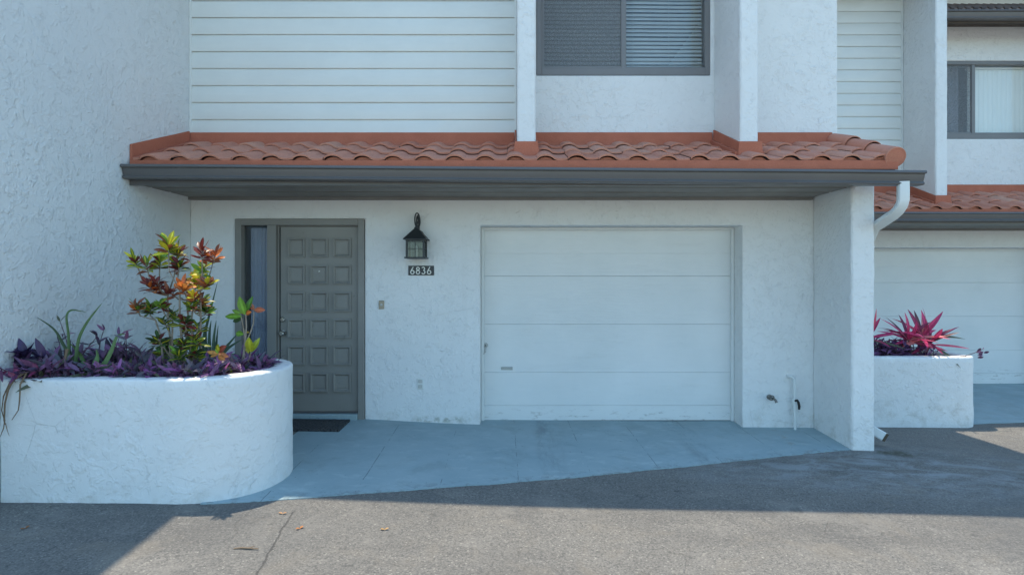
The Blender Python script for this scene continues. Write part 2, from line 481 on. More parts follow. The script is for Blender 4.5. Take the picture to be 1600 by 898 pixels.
def asphalt():
    n = N('aged_asphalt')
    xyz = n.sep(); x, y = xyz[0], xyz[1]
    flat = n.map(scale=(1, 1, .3))
    agg = n.voro(120, v=flat, out='Color')
    sc = n.t.nodes.new('ShaderNodeSeparateColor'); n.link(agg, sc.inputs[0])
    c = n.ramp(sc.outputs[0], [(0, (.07, .068, .066)), (.30, (.135, .130, .122)), (.62, (.185, .174, .157)), (.90, (.225, .210, .187)), (.98, (.31, .288, .254)), (1, (.44, .41, .36))])
    c = n.mix(.36, c, n.ramp(n.noise(60, 4, .7), [(.3, (.085, .082, .078)), (.7, (.30, .283, .255))]))
    # worn, paler wheel tracks and darker patches
    c = n.mix(n.math('MULTIPLY', n.step(n.noise(.8, 5, .6, .6, v=n.map(scale=(.6, 1.3, 1))), .40, .66), .75), c, n.mix(.5, c, (.085, .082, .080)))
    c = n.mix(n.math('MULTIPLY', n.step(n.noise(2.2, 6, .7, .5, loc=(7, 2, 0)), .52, .72), .40), c, (.28, .262, .235))
    # pale cement-coloured wash run out from the foot of the pillar
    dx = n.math('MULTIPLY', n.math('SUBTRACT', x, 3.3), .55); dy = n.math('MULTIPLY', n.math('ADD', y, 1.15), 1.7)
    rr = n.math('SQRT', n.math('ADD', n.math('MULTIPLY', dx, dx), n.math('MULTIPLY', dy, dy)))
    wash = n.math('MULTIPLY', n.math('SUBTRACT', 1, n.step(rr, .2, 1.6)), n.step(n.noise(3.2, 6, .7, .8, v=n.map(scale=(1, 2.2, 1), rot=(0, 0, -.35))), .38, .66))
    c = n.mix(n.math('MULTIPLY', wash, .8), c, (.29, .31, .315))
    tan = n.math('MULTIPLY', n.step(n.noise(1.7, 6, .75, 1.0, loc=(14, 3, 0)), .50, .70), .35)
    c = n.mix(tan, c, (.235, .205, .165))
    dk = n.math('MULTIPLY', n.step(n.noise(.55, 5, .7, .8, loc=(2, 17, 0)), .50, .66), .35)
    c = n.mix(dk, c, (.10, .10, .10))
    pale = n.math('MULTIPLY', n.step(n.noise(4.2, 6, .8, 1.5, v=n.map(scale=(.6, 1.6, 1), rot=(0, 0, .3), loc=(4, 8, 0))), .60, .68), .35)
    c = n.mix(pale, c, (.33, .31, .275))
    sx = n.math('MULTIPLY', n.math('SUBTRACT', x, 3.62), 1.0); sy = n.math('MULTIPLY', n.math('ADD', y, .74), 2.2)
    sr = n.math('SQRT', n.math('ADD', n.math('MULTIPLY', sx, sx), n.math('MULTIPLY', sy, sy)))
    st = n.math('MULTIPLY', n.math('SUBTRACT', 1, n.step(sr, .08, .34)), n.step(n.noise(8, 5, .7, loc=(3, 7, 0)), .38, .55))
    c = n.mix(n.math('MULTIPLY', st, .8), c, (.06, .058, .035))
    # oily dark drips
    c = n.mix(n.math('MULTIPLY', n.step(n.noise(5, 3, .6, loc=(1, 12, 0)), .66, .74), .45), c, (.05, .05, .05))
    # cracks
    def crack(x0, k, wv, y_lo, y_hi, wid):
        u = n.math('SUBTRACT', n.math('SUBTRACT', x, x0), n.math('MULTIPLY', y, k))
        u = n.math('ADD', u, n.math('MULTIPLY', n.math('SUBTRACT', n.noise(3.5, 5, .7), .5), wv))
        a = n.math('SUBTRACT', 1, n.step(n.math('ABSOLUTE', u), wid * .3, wid))
        lim = n.math('MULTIPLY', n.step(y, y_lo, y_lo + .1), n.math('SUBTRACT', 1, n.step(y, y_hi - .1, y_hi)))
        return n.math('MULTIPLY', a, lim)
    k = n.math('MAXIMUM', crack(-1.80, -.13, .10, -8, -2.26, .009), n.math('MULTIPLY', crack(-2.02, -.10, .25, -2.75, -2.2, .006), .45))
    web = n.math('SUBTRACT', 1, n.step(n.voro(2.3, 'DISTANCE_TO_EDGE', v=n.map(scale=(1, 1.3, 0), loc=(.3, .1, 0))), 0, .009))
    webm = n.math('MULTIPLY', web, n.step(n.noise(1.1, 3, .6, loc=(2, 5, 0)), .52, .66))
    k = n.math('MAXIMUM', k, n.math('MULTIPLY', webm, .45))
    c = n.mix(n.math('MULTIPLY', k, .58), c, (.045, .042, .04))
    h = n.math('ADD', n.math('MULTIPLY', sc.outputs[1], .45), n.noise(26, 5, .7))
    h = n.math('SUBTRACT', h, n.math('MULTIPLY', k, 2))
    n.bump(h, .55, .006)
    return n.set(c, .88, spec=.3)
M['asphalt'] = asphalt()

def slab():
    n = N('painted_concrete')
    xyz = n.sep(); x, y = xyz[0], xyz[1]
    c = n.ramp(n.noise(1.3, 5, .65), [(.3, (.265, .365, .395)), (.7, (.33, .43, .455))])
    c = n.mix(n.math('MULTIPLY', n.step(n.noise(5, 6, .75, .6, v=n.map(scale=(.7, 1.5, 1))), .53, .70), .55), c, (.44, .54, .55))
    c = n.mix(n.math('MULTIPLY', n.step(n.noise(2.4, 5, .7, .4, loc=(6, 2, 0)), .52, .70), .45), c, (.215, .285, .295))
    # scored joints fanning out to the street
    u = n.math('ADD', n.math('SUBTRACT', x, n.math('MULTIPLY', y, -.02)), n.math('MULTIPLY', n.noise(8, 4, .7), .018))
    j = n.math('ABSOLUTE', n.math('SUBTRACT', n.math('FRACT', n.math('MULTIPLY', n.math('ADD', u, 5.17), 1.64)), .5))
    j = n.math('MULTIPLY', n.math('SUBTRACT', 1, n.step(j, .002, .009)), n.step(n.noise(3.2, 4, .7, loc=(3, 1, 0)), .46, .56))
    c = n.mix(n.math('MULTIPLY', j, .65), c, (.07, .09, .10))
    sc_ = n.math('SUBTRACT', 1, n.step(n.math('ABSOLUTE', n.math('SUBTRACT', n.noise(2.6, 5, .72, 1.2, loc=(1, 6, 0)), .5)), .0, .006))
    sc_ = n.math('MULTIPLY', sc_, n.step(n.noise(3.4, 4, .7, loc=(9, 3, 0)), .55, .63))
    c = n.mix(n.math('MULTIPLY', sc_, .5), c, (.48, .56, .57))
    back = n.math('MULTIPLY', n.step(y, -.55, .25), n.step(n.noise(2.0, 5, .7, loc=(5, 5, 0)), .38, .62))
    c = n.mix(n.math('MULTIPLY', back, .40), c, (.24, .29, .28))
    sp = n.step(n.noise(24, 4, .7, loc=(2, 2, 0)), .665, .72)
    c = n.mix(n.math('MULTIPLY', sp, .85), c, (.07, .08, .085))
    # paint worn thin along the street edge, and faint tyre tracks
    ed = n.math('SUBTRACT', y, n.math('ADD', -1.655, n.math('MULTIPLY', x, .2931)))
    wear = n.math('MULTIPLY', n.math('SUBTRACT', 1, n.step(ed, .0, .16)), n.step(n.noise(11, 6, .75, loc=(1, 1, 0)), .50, .60))
    c = n.mix(n.math('MULTIPLY', wear, .6), c, (.17, .19, .19))
    tx = n.math('ABSOLUTE', n.math('SUBTRACT', n.math('ABSOLUTE', n.math('SUBTRACT', x, 1.05)), .72))
    tyre = n.math('MULTIPLY', n.math('SUBTRACT', 1, n.step(tx, .04, .17)), n.step(n.noise(2.6, 5, .7, v=n.map(scale=(2, .5, 1))), .42, .66))
    c = n.mix(n.math('MULTIPLY', tyre, .5), c, (.13, .16, .175))
    rust = n.math('MULTIPLY', n.math('SUBTRACT', 1, n.step(n.math('ABSOLUTE', n.math('SUBTRACT', x, 2.75)), .02, .16)), n.step(n.noise(9, 4, .7, loc=(4, 0, 0)), .55, .65))
    c = n.mix(n.math('MULTIPLY', rust, .35), c, (.30, .24, .15))
    n.bump(n.math('SUBTRACT', n.math('ADD', n.noise(18, 6, .7), n.math('MULTIPLY', n.noise(120, 2), .3)), n.math('MULTIPLY', j, .8)), .35, .006)
    return n.set(c, n.ramp(n.noise(4, 4, .6), [(.3, .45), (.7, .7)]), spec=.45)
M['slab'] = slab()
def mat_rubber():
    n = N('coir_rubber_mat')
    n.bump(n.voro(38, v=n.map(rot=(0, 0, .5))), 1, .02)
    return n.set(n.ramp(n.noise(45, 4, .7), [(.35, (.02, .021, .024)), (.65, (.085, .085, .085))]), .9)
M['doormat'] = mat_rubber()

# ------------------------------------------------------------------ ground height, from points measured on the photograph
CP = np.array([(-3.5, 0, .03), (-1.58, 0, .016), (-.37, 0, -.04), (-.35, .28, -.066), (1, .28, -.066), (2.45, .28, -.066), (2.48, 0, -.074), (3.24, 0, -.074),
               (3.24, -.71, -.107), (3.5, -.71, -.107), (-3.5, -2.30, .012), (-2.3, -2.30, .004), (-1.85, -2.2, -.03), (.3, -1.5, -.09), (1.6, -1.15, -.10),
               (4.2, .7, -.255), (5.58, .7, -.26), (5.0, -.2, -.22), (6.5, 1.2, -.23), (5.6, 3.08, -.154), (8.4, 3.08, -.154), (3.6, 3, -.18), (3.7, -2.1, -.17),
               (-3, -4, -.07), (0, -4, -.14), (4, -4, -.20), (9, -2, -.27), (-8, -8, -.2), (0, -9, -.25), (10, -9, -.35), (-8, -3.2, -.02), (11, 2.8, -.2)], float)
def _k(r): return r
_A = np.zeros((len(CP) + 3, len(CP) + 3))
_D = np.hypot(CP[:, None, 0] - CP[None, :, 0], CP[:, None, 1] - CP[None, :, 1])
_A[:-3, :-3] = _D + np.eye(len(CP)) * .04 * -1
_A[:-3, -3] = 1; _A[:-3, -2:] = CP[:, :2]; _A[-3, :-3] = 1; _A[-2:, :-3] = CP[:, :2].T
_W = np.linalg.solve(_A, np.concatenate([CP[:, 2], np.zeros(3)]))
def H(x, y):
    cx, cy = min(max(x, -9), 11), min(max(y, -10), 3.4)
    r = np.hypot(CP[:, 0] - cx, CP[:, 1] - cy)
    z = float(r @ _W[:-3] + _W[-3] + _W[-2] * cx + _W[-1] * cy)
    return z

mb = MB()
gx = [-120, -60, -30, -16] + [-9 + .25 * i for i in range(81)] + [18, 30, 60, 120]
gy = [-120, -60, -30, -16] + [-10 + .2 * i for i in range(68)] + [8, 20, 60, 120]
mb.grid([[(x, y, H(x, y)) for x in gx] for y in gy])
ground = tag(mb.build('ground', M['asphalt'], smooth=True), kind='structure')

# unseen pale sheet added behind the camera to bounce warm light under the canopy
def bounce_mat():
    n = N('bounce_sheet_pale'); n.bump(n.noise(40, 4, .7), .4, .004)
    return n.set(n.ramp(n.noise(1.1, 5, .7), [(.3, (.40, .375, .33)), (.7, (.50, .47, .42))]), .9)
mb = MB(); sx_ = [-60, -30] + [-12 + i for i in range(25)] + [30, 60]; sy_ = [-40, -20, -14, -11, -9, -8, -7, -6.9]
mb.grid([[(x, y, H(x, y) + .006) for x in sx_] for y in sy_])
tag(mb.build('bounce_sheet', bounce_mat(), smooth=True), kind='structure')
# painted concrete apron in front of the house, and the neighbour's
def apron(name, front, xs, yb, lift=.006, mat=None):
    mb = MB(); rows = []
    for x in xs:
        yf = front(x); n = 16
        r = [(x, yf - .004, H(x, yf) - .05)] if 0 else [(x, yf + .002, H(x, yf) - .02)] + [(x, yf + (yb - yf) * k / n, H(x, yf + (yb - yf) * k / n) + lift) for k in range(n + 1)]
        rows.append(r)
    mb.grid(rows)
    return tag(mb.build(name, mat or M['slab'], smooth=True, angle=50), kind='structure')
def edge(x): return -2.235 + (x + 1.98) * (1.53 / 5.22) + mnoise.noise(Vector((x * 3, 0, 0))) * .014 + mnoise.noise(Vector((x * 13, 4, 0))) * .010 + mnoise.noise(Vector((x * 37, 8, 0))) * .006
apron('driveway', edge, [-2.15 + 5.42 * i / 360 for i in range(361)], .31)
apron('neighbor_driveway', lambda x: .86 + (x - 5.6) * .06 + mnoise.noise(Vector((x * 2, 5, 0))) * .03, [5.3 + 4.6 * i / 30 for i in range(31)], 3.12)

# ------------------------------------------------------------------ building pieces
def lap_siding(x0, x1, yw, z0, z1, e=.1836, name='siding', parent=None):
    mb = MB(); z = z0; rows = []
    while z < z1:
        rows.append((z, min(z + e, z1))); z += e
    for a, b in rows:
        n = 24
        xs = [x0 + (x1 - x0) * i / n for i in range(n + 1)]
        j = R.uniform(-.0012, .0012)
        pts = [[], [], [], [], []]
        for x in xs:
            wv = mnoise.noise(Vector((x * .9, a * 9, 1))) * .005
            pts[0].append((x, yw - .006, a + .018))
            pts[1].append((x, yw - .020 + wv, a + j + wv * .6))
            pts[2].append((x, yw - .022 + wv, a + .006 + j + wv * .6))
            pts[3].append((x, yw - .0105 + wv, b - .012))
            pts[4].append((x, yw - .0045, b + .002))
        mb.grid(pts)
    return mb.build(name, M['siding'], parent, smooth=True, angle=25)

def barrel(p, wdt=.158, hgt=.035):
    """height of an S tile across its width p in 0..1 of the 0.278 pitch"""
    u = p * .278
    if u < wdt: return hgt * max(0.0, math.sin(math.pi * max(u, 0) / wdt)) ** .6
    q = (u - wdt) / (.278 - wdt)
    return -.006 * math.sin(math.pi * q)

def tile_field(x0, x1, yw, zr, slope, run, phase=0, pitch=.278):
    """courses of S tiles on a shed roof: yw/zr = wall line at the top, run = plan depth"""
    mb = MB(); ang = math.atan(slope); Ls = run / math.cos(ang)
    ex = .365; nc = int(math.ceil(Ls / ex))
    up = Vector((0, math.cos(ang), math.sin(ang))); nrm = Vector((0, -math.sin(ang), math.cos(ang)))
    e0 = Vector((0, yw - run, zr - slope * run))
    k0 = int(math.floor((x0 - phase) / pitch)) - 1; k1 = int(math.ceil((x1 - phase) / pitch)) + 1
    for c in range(nc):
        for k in range(k0, k1):
            xs0 = phase + k * pitch + R.uniform(-.005, .005)
            tint = R.choice([.22, .3, .35, .42, .48, .55, .62, .7, .82]) if R.random() < .85 else R.random()
            tcol = (min(1, max(0, tint + R.uniform(-.08, .08))), 0, 0)
            dt = R.uniform(-.012, .012) if c else R.uniform(-.004, .004); dh = R.uniform(-.003, .005)
            t0 = c * ex + dt; t1 = min((c + 1) * ex + .07, Ls)
            n = 16; rows = []
            for s, lift in ((0, .004), (0, .030), (.025, .033), (.5, .019), (1, .002)):
                r = []
                for i in range(n + 1):
                    p = i / n; x = xs0 + p * pitch
                    x = min(max(x, x0), x1)
                    pp = (x - xs0) / pitch
                    hgt = barrel(pp)
                    if lift == .004: hh = hgt + .014
                    else: hh = hgt + lift
                    q = e0 + up * (t0 + (t1 - t0) * s) + nrm * (hh + dh)
                    r.append((x, q.y, q.z))
                rows.append(r)
            if min(rows[0][-1][0], x1) - max(rows[0][0][0], x0) < .003: continue
            mb.grid(rows, tcol)
            if c == 0:      # bird-stop set back inside the open barrel end
                pts = [(min(max(xs0 + pitch * i / 20, x0), x1), 0) for i in range(0, 12)]
                for i in range(11):
                    xa, xb = pts[i][0], pts[i + 1][0]
                    if xb - xa < 1e-4: continue
                    qa = e0 + up * .03 + nrm * (barrel((xa - xs0) / pitch) - .002); qb = e0 + up * .03 + nrm * (barrel((xb - xs0) / pitch) - .002)
                    qc = e0 + up * .03 - nrm * .012
                    mb.face([(xa, qc.y, qc.z), (xb, qc.y, qc.z), (xb, qb.y, qb.z), (xa, qa.y, qa.z)], (.1, 0, 0))
    return mb

def gutter_profile(yf, z):
    """K-style eave gutter: yf front lip, z bottom (thin closed section)"""
    o = [(0, .125), (0, 0), (.080, 0), (.094, .004), (.099, .012), (.096, .020), (.084, .031), (.083, .036), (.094, .064), (.101, .090), (.101, .096), (.121, .098), (.128, .104), (.126, .113), (.117, .126)]
    i = [(.112, .124), (.100, .100), (.090, .064), (.079, .034), (.075, .005), (.005, .005), (.005, .125)]
    return [(yf + .128 - a, z + b) for a, b in o + i]

def gutter(name, x0, x1, yf, zl, zr_, parent, capr=True):
    mb = MB(); n = 40; rows = []
    for k in range(n + 1):
        t = k / n; x = x0 + (x1 - x0) * t; z = zl + (zr_ - zl) * t + mnoise.noise(Vector((x * .6, 2, 0))) * .004
        fl = .0 if 0 < k < n else 0
        rows.append([(x, a, b) for a, b in gutter_profile(yf, z)])
    mb.grid(rows, closed=True)
    for x, z in ((x0 - .003, zl), (x1 + .003, zr_)):
        outer = gutter_profile(yf, z)[:15]
        mb.prism(outer, x - .002, x + .002)
    return mb.build(name, M['bronze'], parent, smooth=True, angle=30)

def fin_flashing(mb, x0, x1, yw, zr, slope, dep):
    """upturned flashing wrapped round the foot of a wall fin standing on the roof"""
    g = .022; yf = yw - dep
    zf = zr - slope * dep
    mb.prism([(x0 - g - .012, zf - .025), (x1 + g + .012, zf - .025), (x1 + g, zf + .135), (x0 - g, zf + .135)], yf - g - .012, yf - .004, axis='y')
    for a, b in ((x0 - g, x0 - .003), (x1 + .003, x1 + g)):
        mb.prism([(yf - .002, zf - .02), (yw - .035, zr - .04), (yw - .035, zr + .155), (yf - .002, zf + .137)], a, b)
    # little kick at the bottom
    for a, b in ((x0 - g - .03, x0 - g - .002), (x1 + g + .002, x1 + g + .03)):
        mb.prism([(yf - .01, zf + .0), (yw - .035, zr + .0), (yw - .035, zr + .045), (yf - .01, zf + .045)], a, b)

def lower_roof(parent, x0, x1, yw, zr, fins, left_wall, rake, gz, gx, run=1.0, slope=.384, phase=.0):
    rf = tile_field(x0 + (.05 if left_wall else 0), x1 - (.03 if rake else 0), yw, zr, slope, run, phase).build('tile_roof', M['tile'], parent, smooth=True, angle=50)
    ye = yw - run; ze = zr - slope * run
    # deck
    mb = MB(); mb.prism([(ye + .012, ze - .012), (yw - .002, zr - .016), (yw - .002, zr - .046), (ye + .012, ze - .046)], x0 + .004, x1 - .01)
    mb.build('roof_deck', M['soffit'], rf)
    # eave strip
    mb = MB(); mb.prism([(ye - .012, ze - .075), (ye + .004, ze - .075), (ye + .004, ze + .010), (ye - .012, ze + .008)], x0 + .02, x1 + (.0 if rake else 0))
    mb.build('eave_strip', M['flash'], rf, bevel=.003)
    # flashing along the wall
    mb = MB()
    spans = []; a = x0 + .004
    for f0, f1 in fins: spans.append((a, f0 - .024)); a = f1 + .024
    spans.append((a, x1 - (.05 if rake else 0)))
    for a, b in spans:
        mb.prism([(yw - .046, zr - .015), (yw - .026, zr + .0), (yw - .026, zr - .02), (yw - .003, zr - .02), (yw - .003, zr + .137), (yw - .030, zr + .128), (yw - .034, zr + .01)], a, b)
    for f0, f1 in fins: fin_flashing(mb, f0, f1, yw, zr, slope, .72)
    if left_wall:
        g = .024
        mb.prism([(ye + .014, ze + .0), (yw - .05, zr - .02), (yw - .05, zr + .137), (ye + .014, ze + .16)], x0 + .003, x0 + g)
        mb.prism([(ye + .010, ze + .0), (yw - .05, zr - .0), (yw - .05, zr + .03), (ye + .010, ze + .04)], x0 + g + .001, x0 + g + .055)
    mb.build('flashing', M['flash'], rf, bevel=.003)
    if rake:
        # barrel rake tiles down the open gable edge
        mb = MB(); ang = math.atan(slope); up = Vector((0, math.cos(ang), math.sin(ang))); nrm = Vector((0, -math.sin(ang), math.cos(ang)))
        Ls = run / math.cos(ang); cx = x1 - .035
        base = Vector((cx, ye - .03, ze + .030))
        segs = [(0, .40), (.36, .74), (.70, Ls + .02)]
        for k, (s0, s1) in enumerate(segs):
            rows = []
            tcol = (R.uniform(.2, .6), 0, 0)
            for s, rr in ((s0, .084), (s0 + .001, .092), (s0 + .03, .093), (s1 - .02, .074), (s1, .072)):
                c_ = base + up * s + nrm * (.006 * k)
                rows.append([c_ + Vector((math.cos(q), 0, 0)) * rr + nrm * (math.sin(q) * rr) for q in (2 * math.pi * i / 28 for i in range(28))])
            mb.grid(rows, tcol, closed=True)
            if k == 0:
                c_ = base + up * .004
                mb.face([c_ + Vector((math.cos(q), 0, 0)) * .088 + nrm * (math.sin(q) * .088) for q in (2 * math.pi * i / 28 for i in range(28))], (.15, 0, 0))
        mb.build('rake_tile', M['tile'], rf, smooth=True, angle=45)
    # fascia, soffit
    mb = MB(); mb.box(x0 + .003, x1 - .01, ye + .012, ye + .034, gz[2] - .03, ze - .05)
    mb.build('fascia', M['bronze'], parent, bevel=.002)
    sz = gz[2]
    mb = MB(); yy = ye + .036; k = 0
    n = 3; wpan = (yw - .055 - yy) / n
    for k in range(n):      # long panels with small open joints
        a = yy + wpan * k; b = a + wpan - (.045 if k < n - 1 else 0)
        xs = [x0 + .004 + (x1 - .27 - x0 if rake else x1 - .01 - x0) * i / 24 for i in range(25)]
        dz = [mnoise.noise(Vector((x * .8, k * 3.3, 0))) * .006 for x in xs]
        rows = [[(x, a, sz + d + .03) for x, d in zip(xs, dz)], [(x, a, sz + d) for x, d in zip(xs, dz)], [(x, b, sz + d) for x, d in zip(xs, dz)], [(x, b, sz + d + .03) for x, d in zip(xs, dz)]]
        mb.grid(rows)
    mb.box(x0 + .004, (x1 - .27) if rake else x1 - .01, yw - .05, yw - .003, sz - .03, sz + .03)
    mb.build('soffit', M['soffit'], parent)
    g = gutter('gutter', gx[0], gx[1], ye - .118, gz[0] - .126, gz[1] - .126, parent)
    return rf, g

def garage_door(parent, x0, x1, z0, z1, y, details=True):
    mb = MB(); h = (z1 - z0) / 4
    for k in range(4):
        a = z0 + h * k; b = a + h
        for a2, b2 in (((a, a + .169), (a + .1695, b)) if k == 0 else ((a, b - .30), (a + .305 - .06, b)) if k == 9 else ((a, b),)):
            mb.prism([(y + .045, a2 + .001), (y, a2 + .001), (y, b2 - .006), (y + .005, b2 - .0005), (y + .045, b2 - .0005)], x0, x1)
    mb.prism([(y - .004, z1 - .290), (y - .0005, z1 - .286), (y - .0005, z1 - .296)], x0 + .01, x1 - .01)
    gd = mb.build('garage_door', M['garage'], parent, bevel=.0015)
    m2 = MB(); m2.box(x0, x1, y - .004, y + .03, z0 - .03, z0 + .0005)
    m2.build('bottom_seal', M['rubber'], gd)
    if details:
        # lever lock with keyhole plate, and a small pull
        m2 = MB(); cx, cz = x0 + .075 * .5, CAMZ - (545 - 437) * (CAMD + y) / F
        m2.lathe([(0, -.012), (.020, -.012), (.024, -.006), (.024, 0)], (cx + .012, y, cz + .045), 'y')
        m2.tube([(cx + .012, y - .012, cz + .045), (cx + .012, y - .04, cz + .045), (cx + .010, y - .046, cz + .02), (cx - .012, y - .046, cz - .055)], [.008, .008, .009, .006], 8)
        m2.lathe([(0, -.02), (.012, -.02), (.012, 0)], (cx + .0, y, cz - .03), 'y', 12)
        m2.build('handle', M['galv_grey'], gd, smooth=True)
        m2 = MB(); px = P(792, 575, CAMD + y)
        m2.box(px.x - .065, px.x + .065, y - .010, y + .001, px.z - .018, px.z + .018)
        m2.box(px.x - .062, px.x + .062, y - .026, y - .011, px.z + .002, px.z + .015)
        m2.build('pull_plate', M['galv_grey'], gd, bevel=.003)
    return gd

def sliding_window(parent, x0, x1, z0, z1, y, mull, blinds, screen_left=True):
    mb = MB(); t = .055; d = .09
    sb = .085
    mb.box(x0, x0 + t, y, y + d, z0, z1); mb.box(x1 - t, x1, y, y + d, z0, z1)
    mb.box(x0 + t, x1 - t, y, y + d, z0, z0 + sb); mb.box(x0 + t, x1 - t, y, y + d, z1 - t, z1)
    fr = mb.build('window', M['window_frame'], parent, bevel=.004)
    m2 = MB(); s = .03
    m2.box(mull - .028, mull + .028, y + .012, y + .05, z0 + sb, z1 - t)
    m2.box(x0 + t, x0 + t + s, y + .02, y + .05, z0 + sb, z1 - t)
    m2.box(x0 + t + s, mull - .028, y + .02, y + .05, z0 + sb, z0 + sb + .022)
    m2.box(mull + .028, x1 - t, y + .034, y + .06, z0 + sb, z0 + sb + .018)
    m2.build('sash', M['window_frame'], fr, bevel=.003)
    m2 = MB()
    m2.box(x0 + t + s, mull - .028, y + .038, y + .042, z0 + sb + .022, z1 - t)
    m2.box(mull + .028, x1 - t, y + .046, y + .050, z0 + sb + .018, z1 - t)
    m2.build('pane', M['glass'], fr)
    if screen_left:
        m2 = MB(); m2.box(x0 + t + s, mull - .03, y + .026, y + .027, z0 + sb + .022, z1 - t)
        m2.build('insect_screen', M['screen'], fr)
    m2 = MB()
    if blinds == 'h':
        yb = y + .13; z = z0 + .09
        while z < z1:
            for a, b in ((x0 + .02, mull - .01), (mull + .006, x1 - .05)):
                n = 10; r0, r1, r2 = [], [], []
                sag0 = R.uniform(-.002, .002)
                for i in range(n + 1):
                    x = a + (b - a) * i / n
                    sg = mnoise.noise(Vector((x * 1.3, z * .4, 0))) * .007 + sag0
                    r0.append((x, yb - .011, z - .0205 + sg)); r1.append((x, yb - .003, z + .001 + sg)); r2.append((x, yb + .009, z + .0218 + sg))
                m2.grid([r0, r1, r2])
            z += .0445
        for x in (x0 + .25, mull - .2, mull + .12, x1 - .42, x1 - .14):
            m2.tube([(x, yb - .023, z0 + .07), (x, yb - .023, z1)], .0018, 5)
        m2.box(x0 + .02, mull - .01, yb - .02, yb + .02, z0 + .05, z0 + .068)
        m2.box(mull + .006, x1 - .03, yb - .02, yb + .02, z0 + .05, z0 + .068)
        m2.build('blind', M['blind'], fr, smooth=True)
    else:
        yb = y + .16; x = mull + .02
        while x < x1:
            q = -R.uniform(.12, .22)
            n = 6; rows = []
            for i in range(n + 1):
                s_ = i / n - .5
                rows.append([(x + .045 + s_ * .088 * math.cos(q), yb + s_ * .088 * math.sin(q) - .010 * math.cos(math.pi * s_), zz) for zz in (z0 + .05, z1 - .09)])
            m2.grid(rows); x += .075
        m2.box(mull, x1, yb - .03, yb + .03, z1 - .085, z1 - .05)
        m2.build('vertical_blind', M['vblind'], fr, smooth=True)
        m2 = MB(); rows = []
        for i in range(40):
            x = x0 + .05 + (mull - x0 - .08) * i / 39
            rows.append([(x, y + .30 + .02 * math.sin(i * 1.1), zz) for zz in (z0 + .02, z1)])
        m2.grid(rows); m2.build('curtain', M['curtain'], fr, smooth=True)
    return fr

def shell(mb, x0, x1, y0, y1, z0, z1, thick=.2, front=None):
    """side and rear walls plus flat deck of a block whose front wall is built apart"""
    mb.box(x0, x0 + thick, y0, y1, z0, z1); mb.box(x1 - thick, x1, y0, y1, z0, z1)
    mb.box(x0 + thick, x1 - thick, y1 - thick, y1, z0, z1)

ZT = 6.25     # top of the two-storey walls
# ================================================================== main townhouse
T = thing('townhouse', (0, 0, 0), 'white stucco townhouse with grey panelled front door, garage and red tiled canopy over both', 'house')
door_h = (-3.02, -1.618, -.45, 2.19); gar_h = (-.368, 2.479, -.45, 2.12); win_h = (.243, 2.132, 3.745, 4.98)
wall_grid(-3.51, 3.51, -.45, ZT, 0, .32, [door_h, gar_h, win_h]).build('wall', M['stucco'], T, weld=True, bevel=.012, seg=2)
mb = MB(); mb.box(-3.50, -3.3, .322, 9, -.45, ZT); mb.box(3.31, 3.51, .322, 9, -.45, ZT); mb.box(-3.3, 3.31, 8.8, 9, -.45, ZT)
mb.build('side_wall', M['stucco_side'], T)
mb = MB(); mb.box(-3.3, 3.31, .322, 8.8, 2.75, 2.95)
mb.box(-3.3, 3.31, .322, 8.8, -.2, -.1); mb.box(-1.2, -1.1, .322, 8.8, -.1, 2.75)
mb.build('inner_floor', M['plaster'], T)
# main roof, out of the picture above, whose eave throws the long shadow on the asphalt
def top_roof(x0, x1, yw, yb, over, rake_l, rake_r, parent):
    mb = MB(); z = ZT
    mb.prism([(yw - over, z - .16), (yw - over, z + .02), ((yw + yb) / 2, z + 1.2), (yb, z + .02), (yb, z - .12)], x0 - rake_l, x1 + rake_r)
    return mb.build('upper_roof', M['bay_tile'], parent)
top_roof(-3.40, 3.51, -.0, 9, .84, 0, .36, T)
lap_siding(-3.495, .027, -.001, 3.08, ZT - .13, parent=T)
for a_, b_ in ((-3.5085, -3.485), (.005, .0285)):
    mb = MB(); mb.box(a_, b_, -.028, -.001, 3.1, ZT - .14); mb.build('corner_trim', M['siding'], T, bevel=.002)
for x0, x1 in ((.030, .208), (2.170, 2.344)):
    fine_box(x0, x1, -.72, -.002, 2.66, ZT - .17, .05, .014).build('wall_fin', M['stucco'], T, weld=True, smooth=True, jitter=.003, angle=35)
fine_box(3.243, 3.467, -.712, -.002, -.35, 2.44, .045, .016).build('pillar', M['stucco'], T, weld=True, smooth=True, jitter=.0045, angle=35)
# gable infill above pillar
mb = MB(); mb.prism([(-.70, 2.443), (-.004, 2.443), (-.004, 2.93), (-.70, 2.68)], 3.26, 3.43); mb.build('gable_infill', M['stucco_side'], T)
rf, gut = lower_roof(T, -3.51, 3.49, 0, 2.99, [(.030, .208), (2.170, 2.344)], True, True, (2.562, 2.505, 2.42), (-3.50, 3.67), phase=-3.40)
# downspout: out of the gutter, elbow back to the side of the pillar, down, kicked out at the ground
def rect_sweep(path, w_, d_, ribs=()):
    mb = MB(); path = [Vector(p) for p in path]; rows = []
    for i, p in enumerate(path):
        t = (path[min(i + 1, len(path) - 1)] - path[max(i - 1, 0)]).normalized()
        a = t.cross(Vector((.25, 1, 0)).normalized()).normalized(); b = t.cross(a).normalized()
        rows.append([p + a * (w_ / 2 * sx) + b * (d_ / 2 * sy) for sx, sy in ((-1, -.7), (-.8, -1), (-.3, -1), (-.27, -.86), (.27, -.86), (.3, -1), (.8, -1), (1, -.7), (1, .7), (.8, 1), (-.8, 1), (-1, .7))])
    mb.grid(rows, closed=True)
    return mb
path = [P(1411, 284, 5.14), P(1411, 300, 5.14), P(1411, 312, 5.145), P(1409, 320, 5.16), P(1404, 328, 5.20), P(1397, 335, 5.25), P(1388, 341, 5.33), P(1376, 349, 5.47), P(1366, 356, 5.58)]
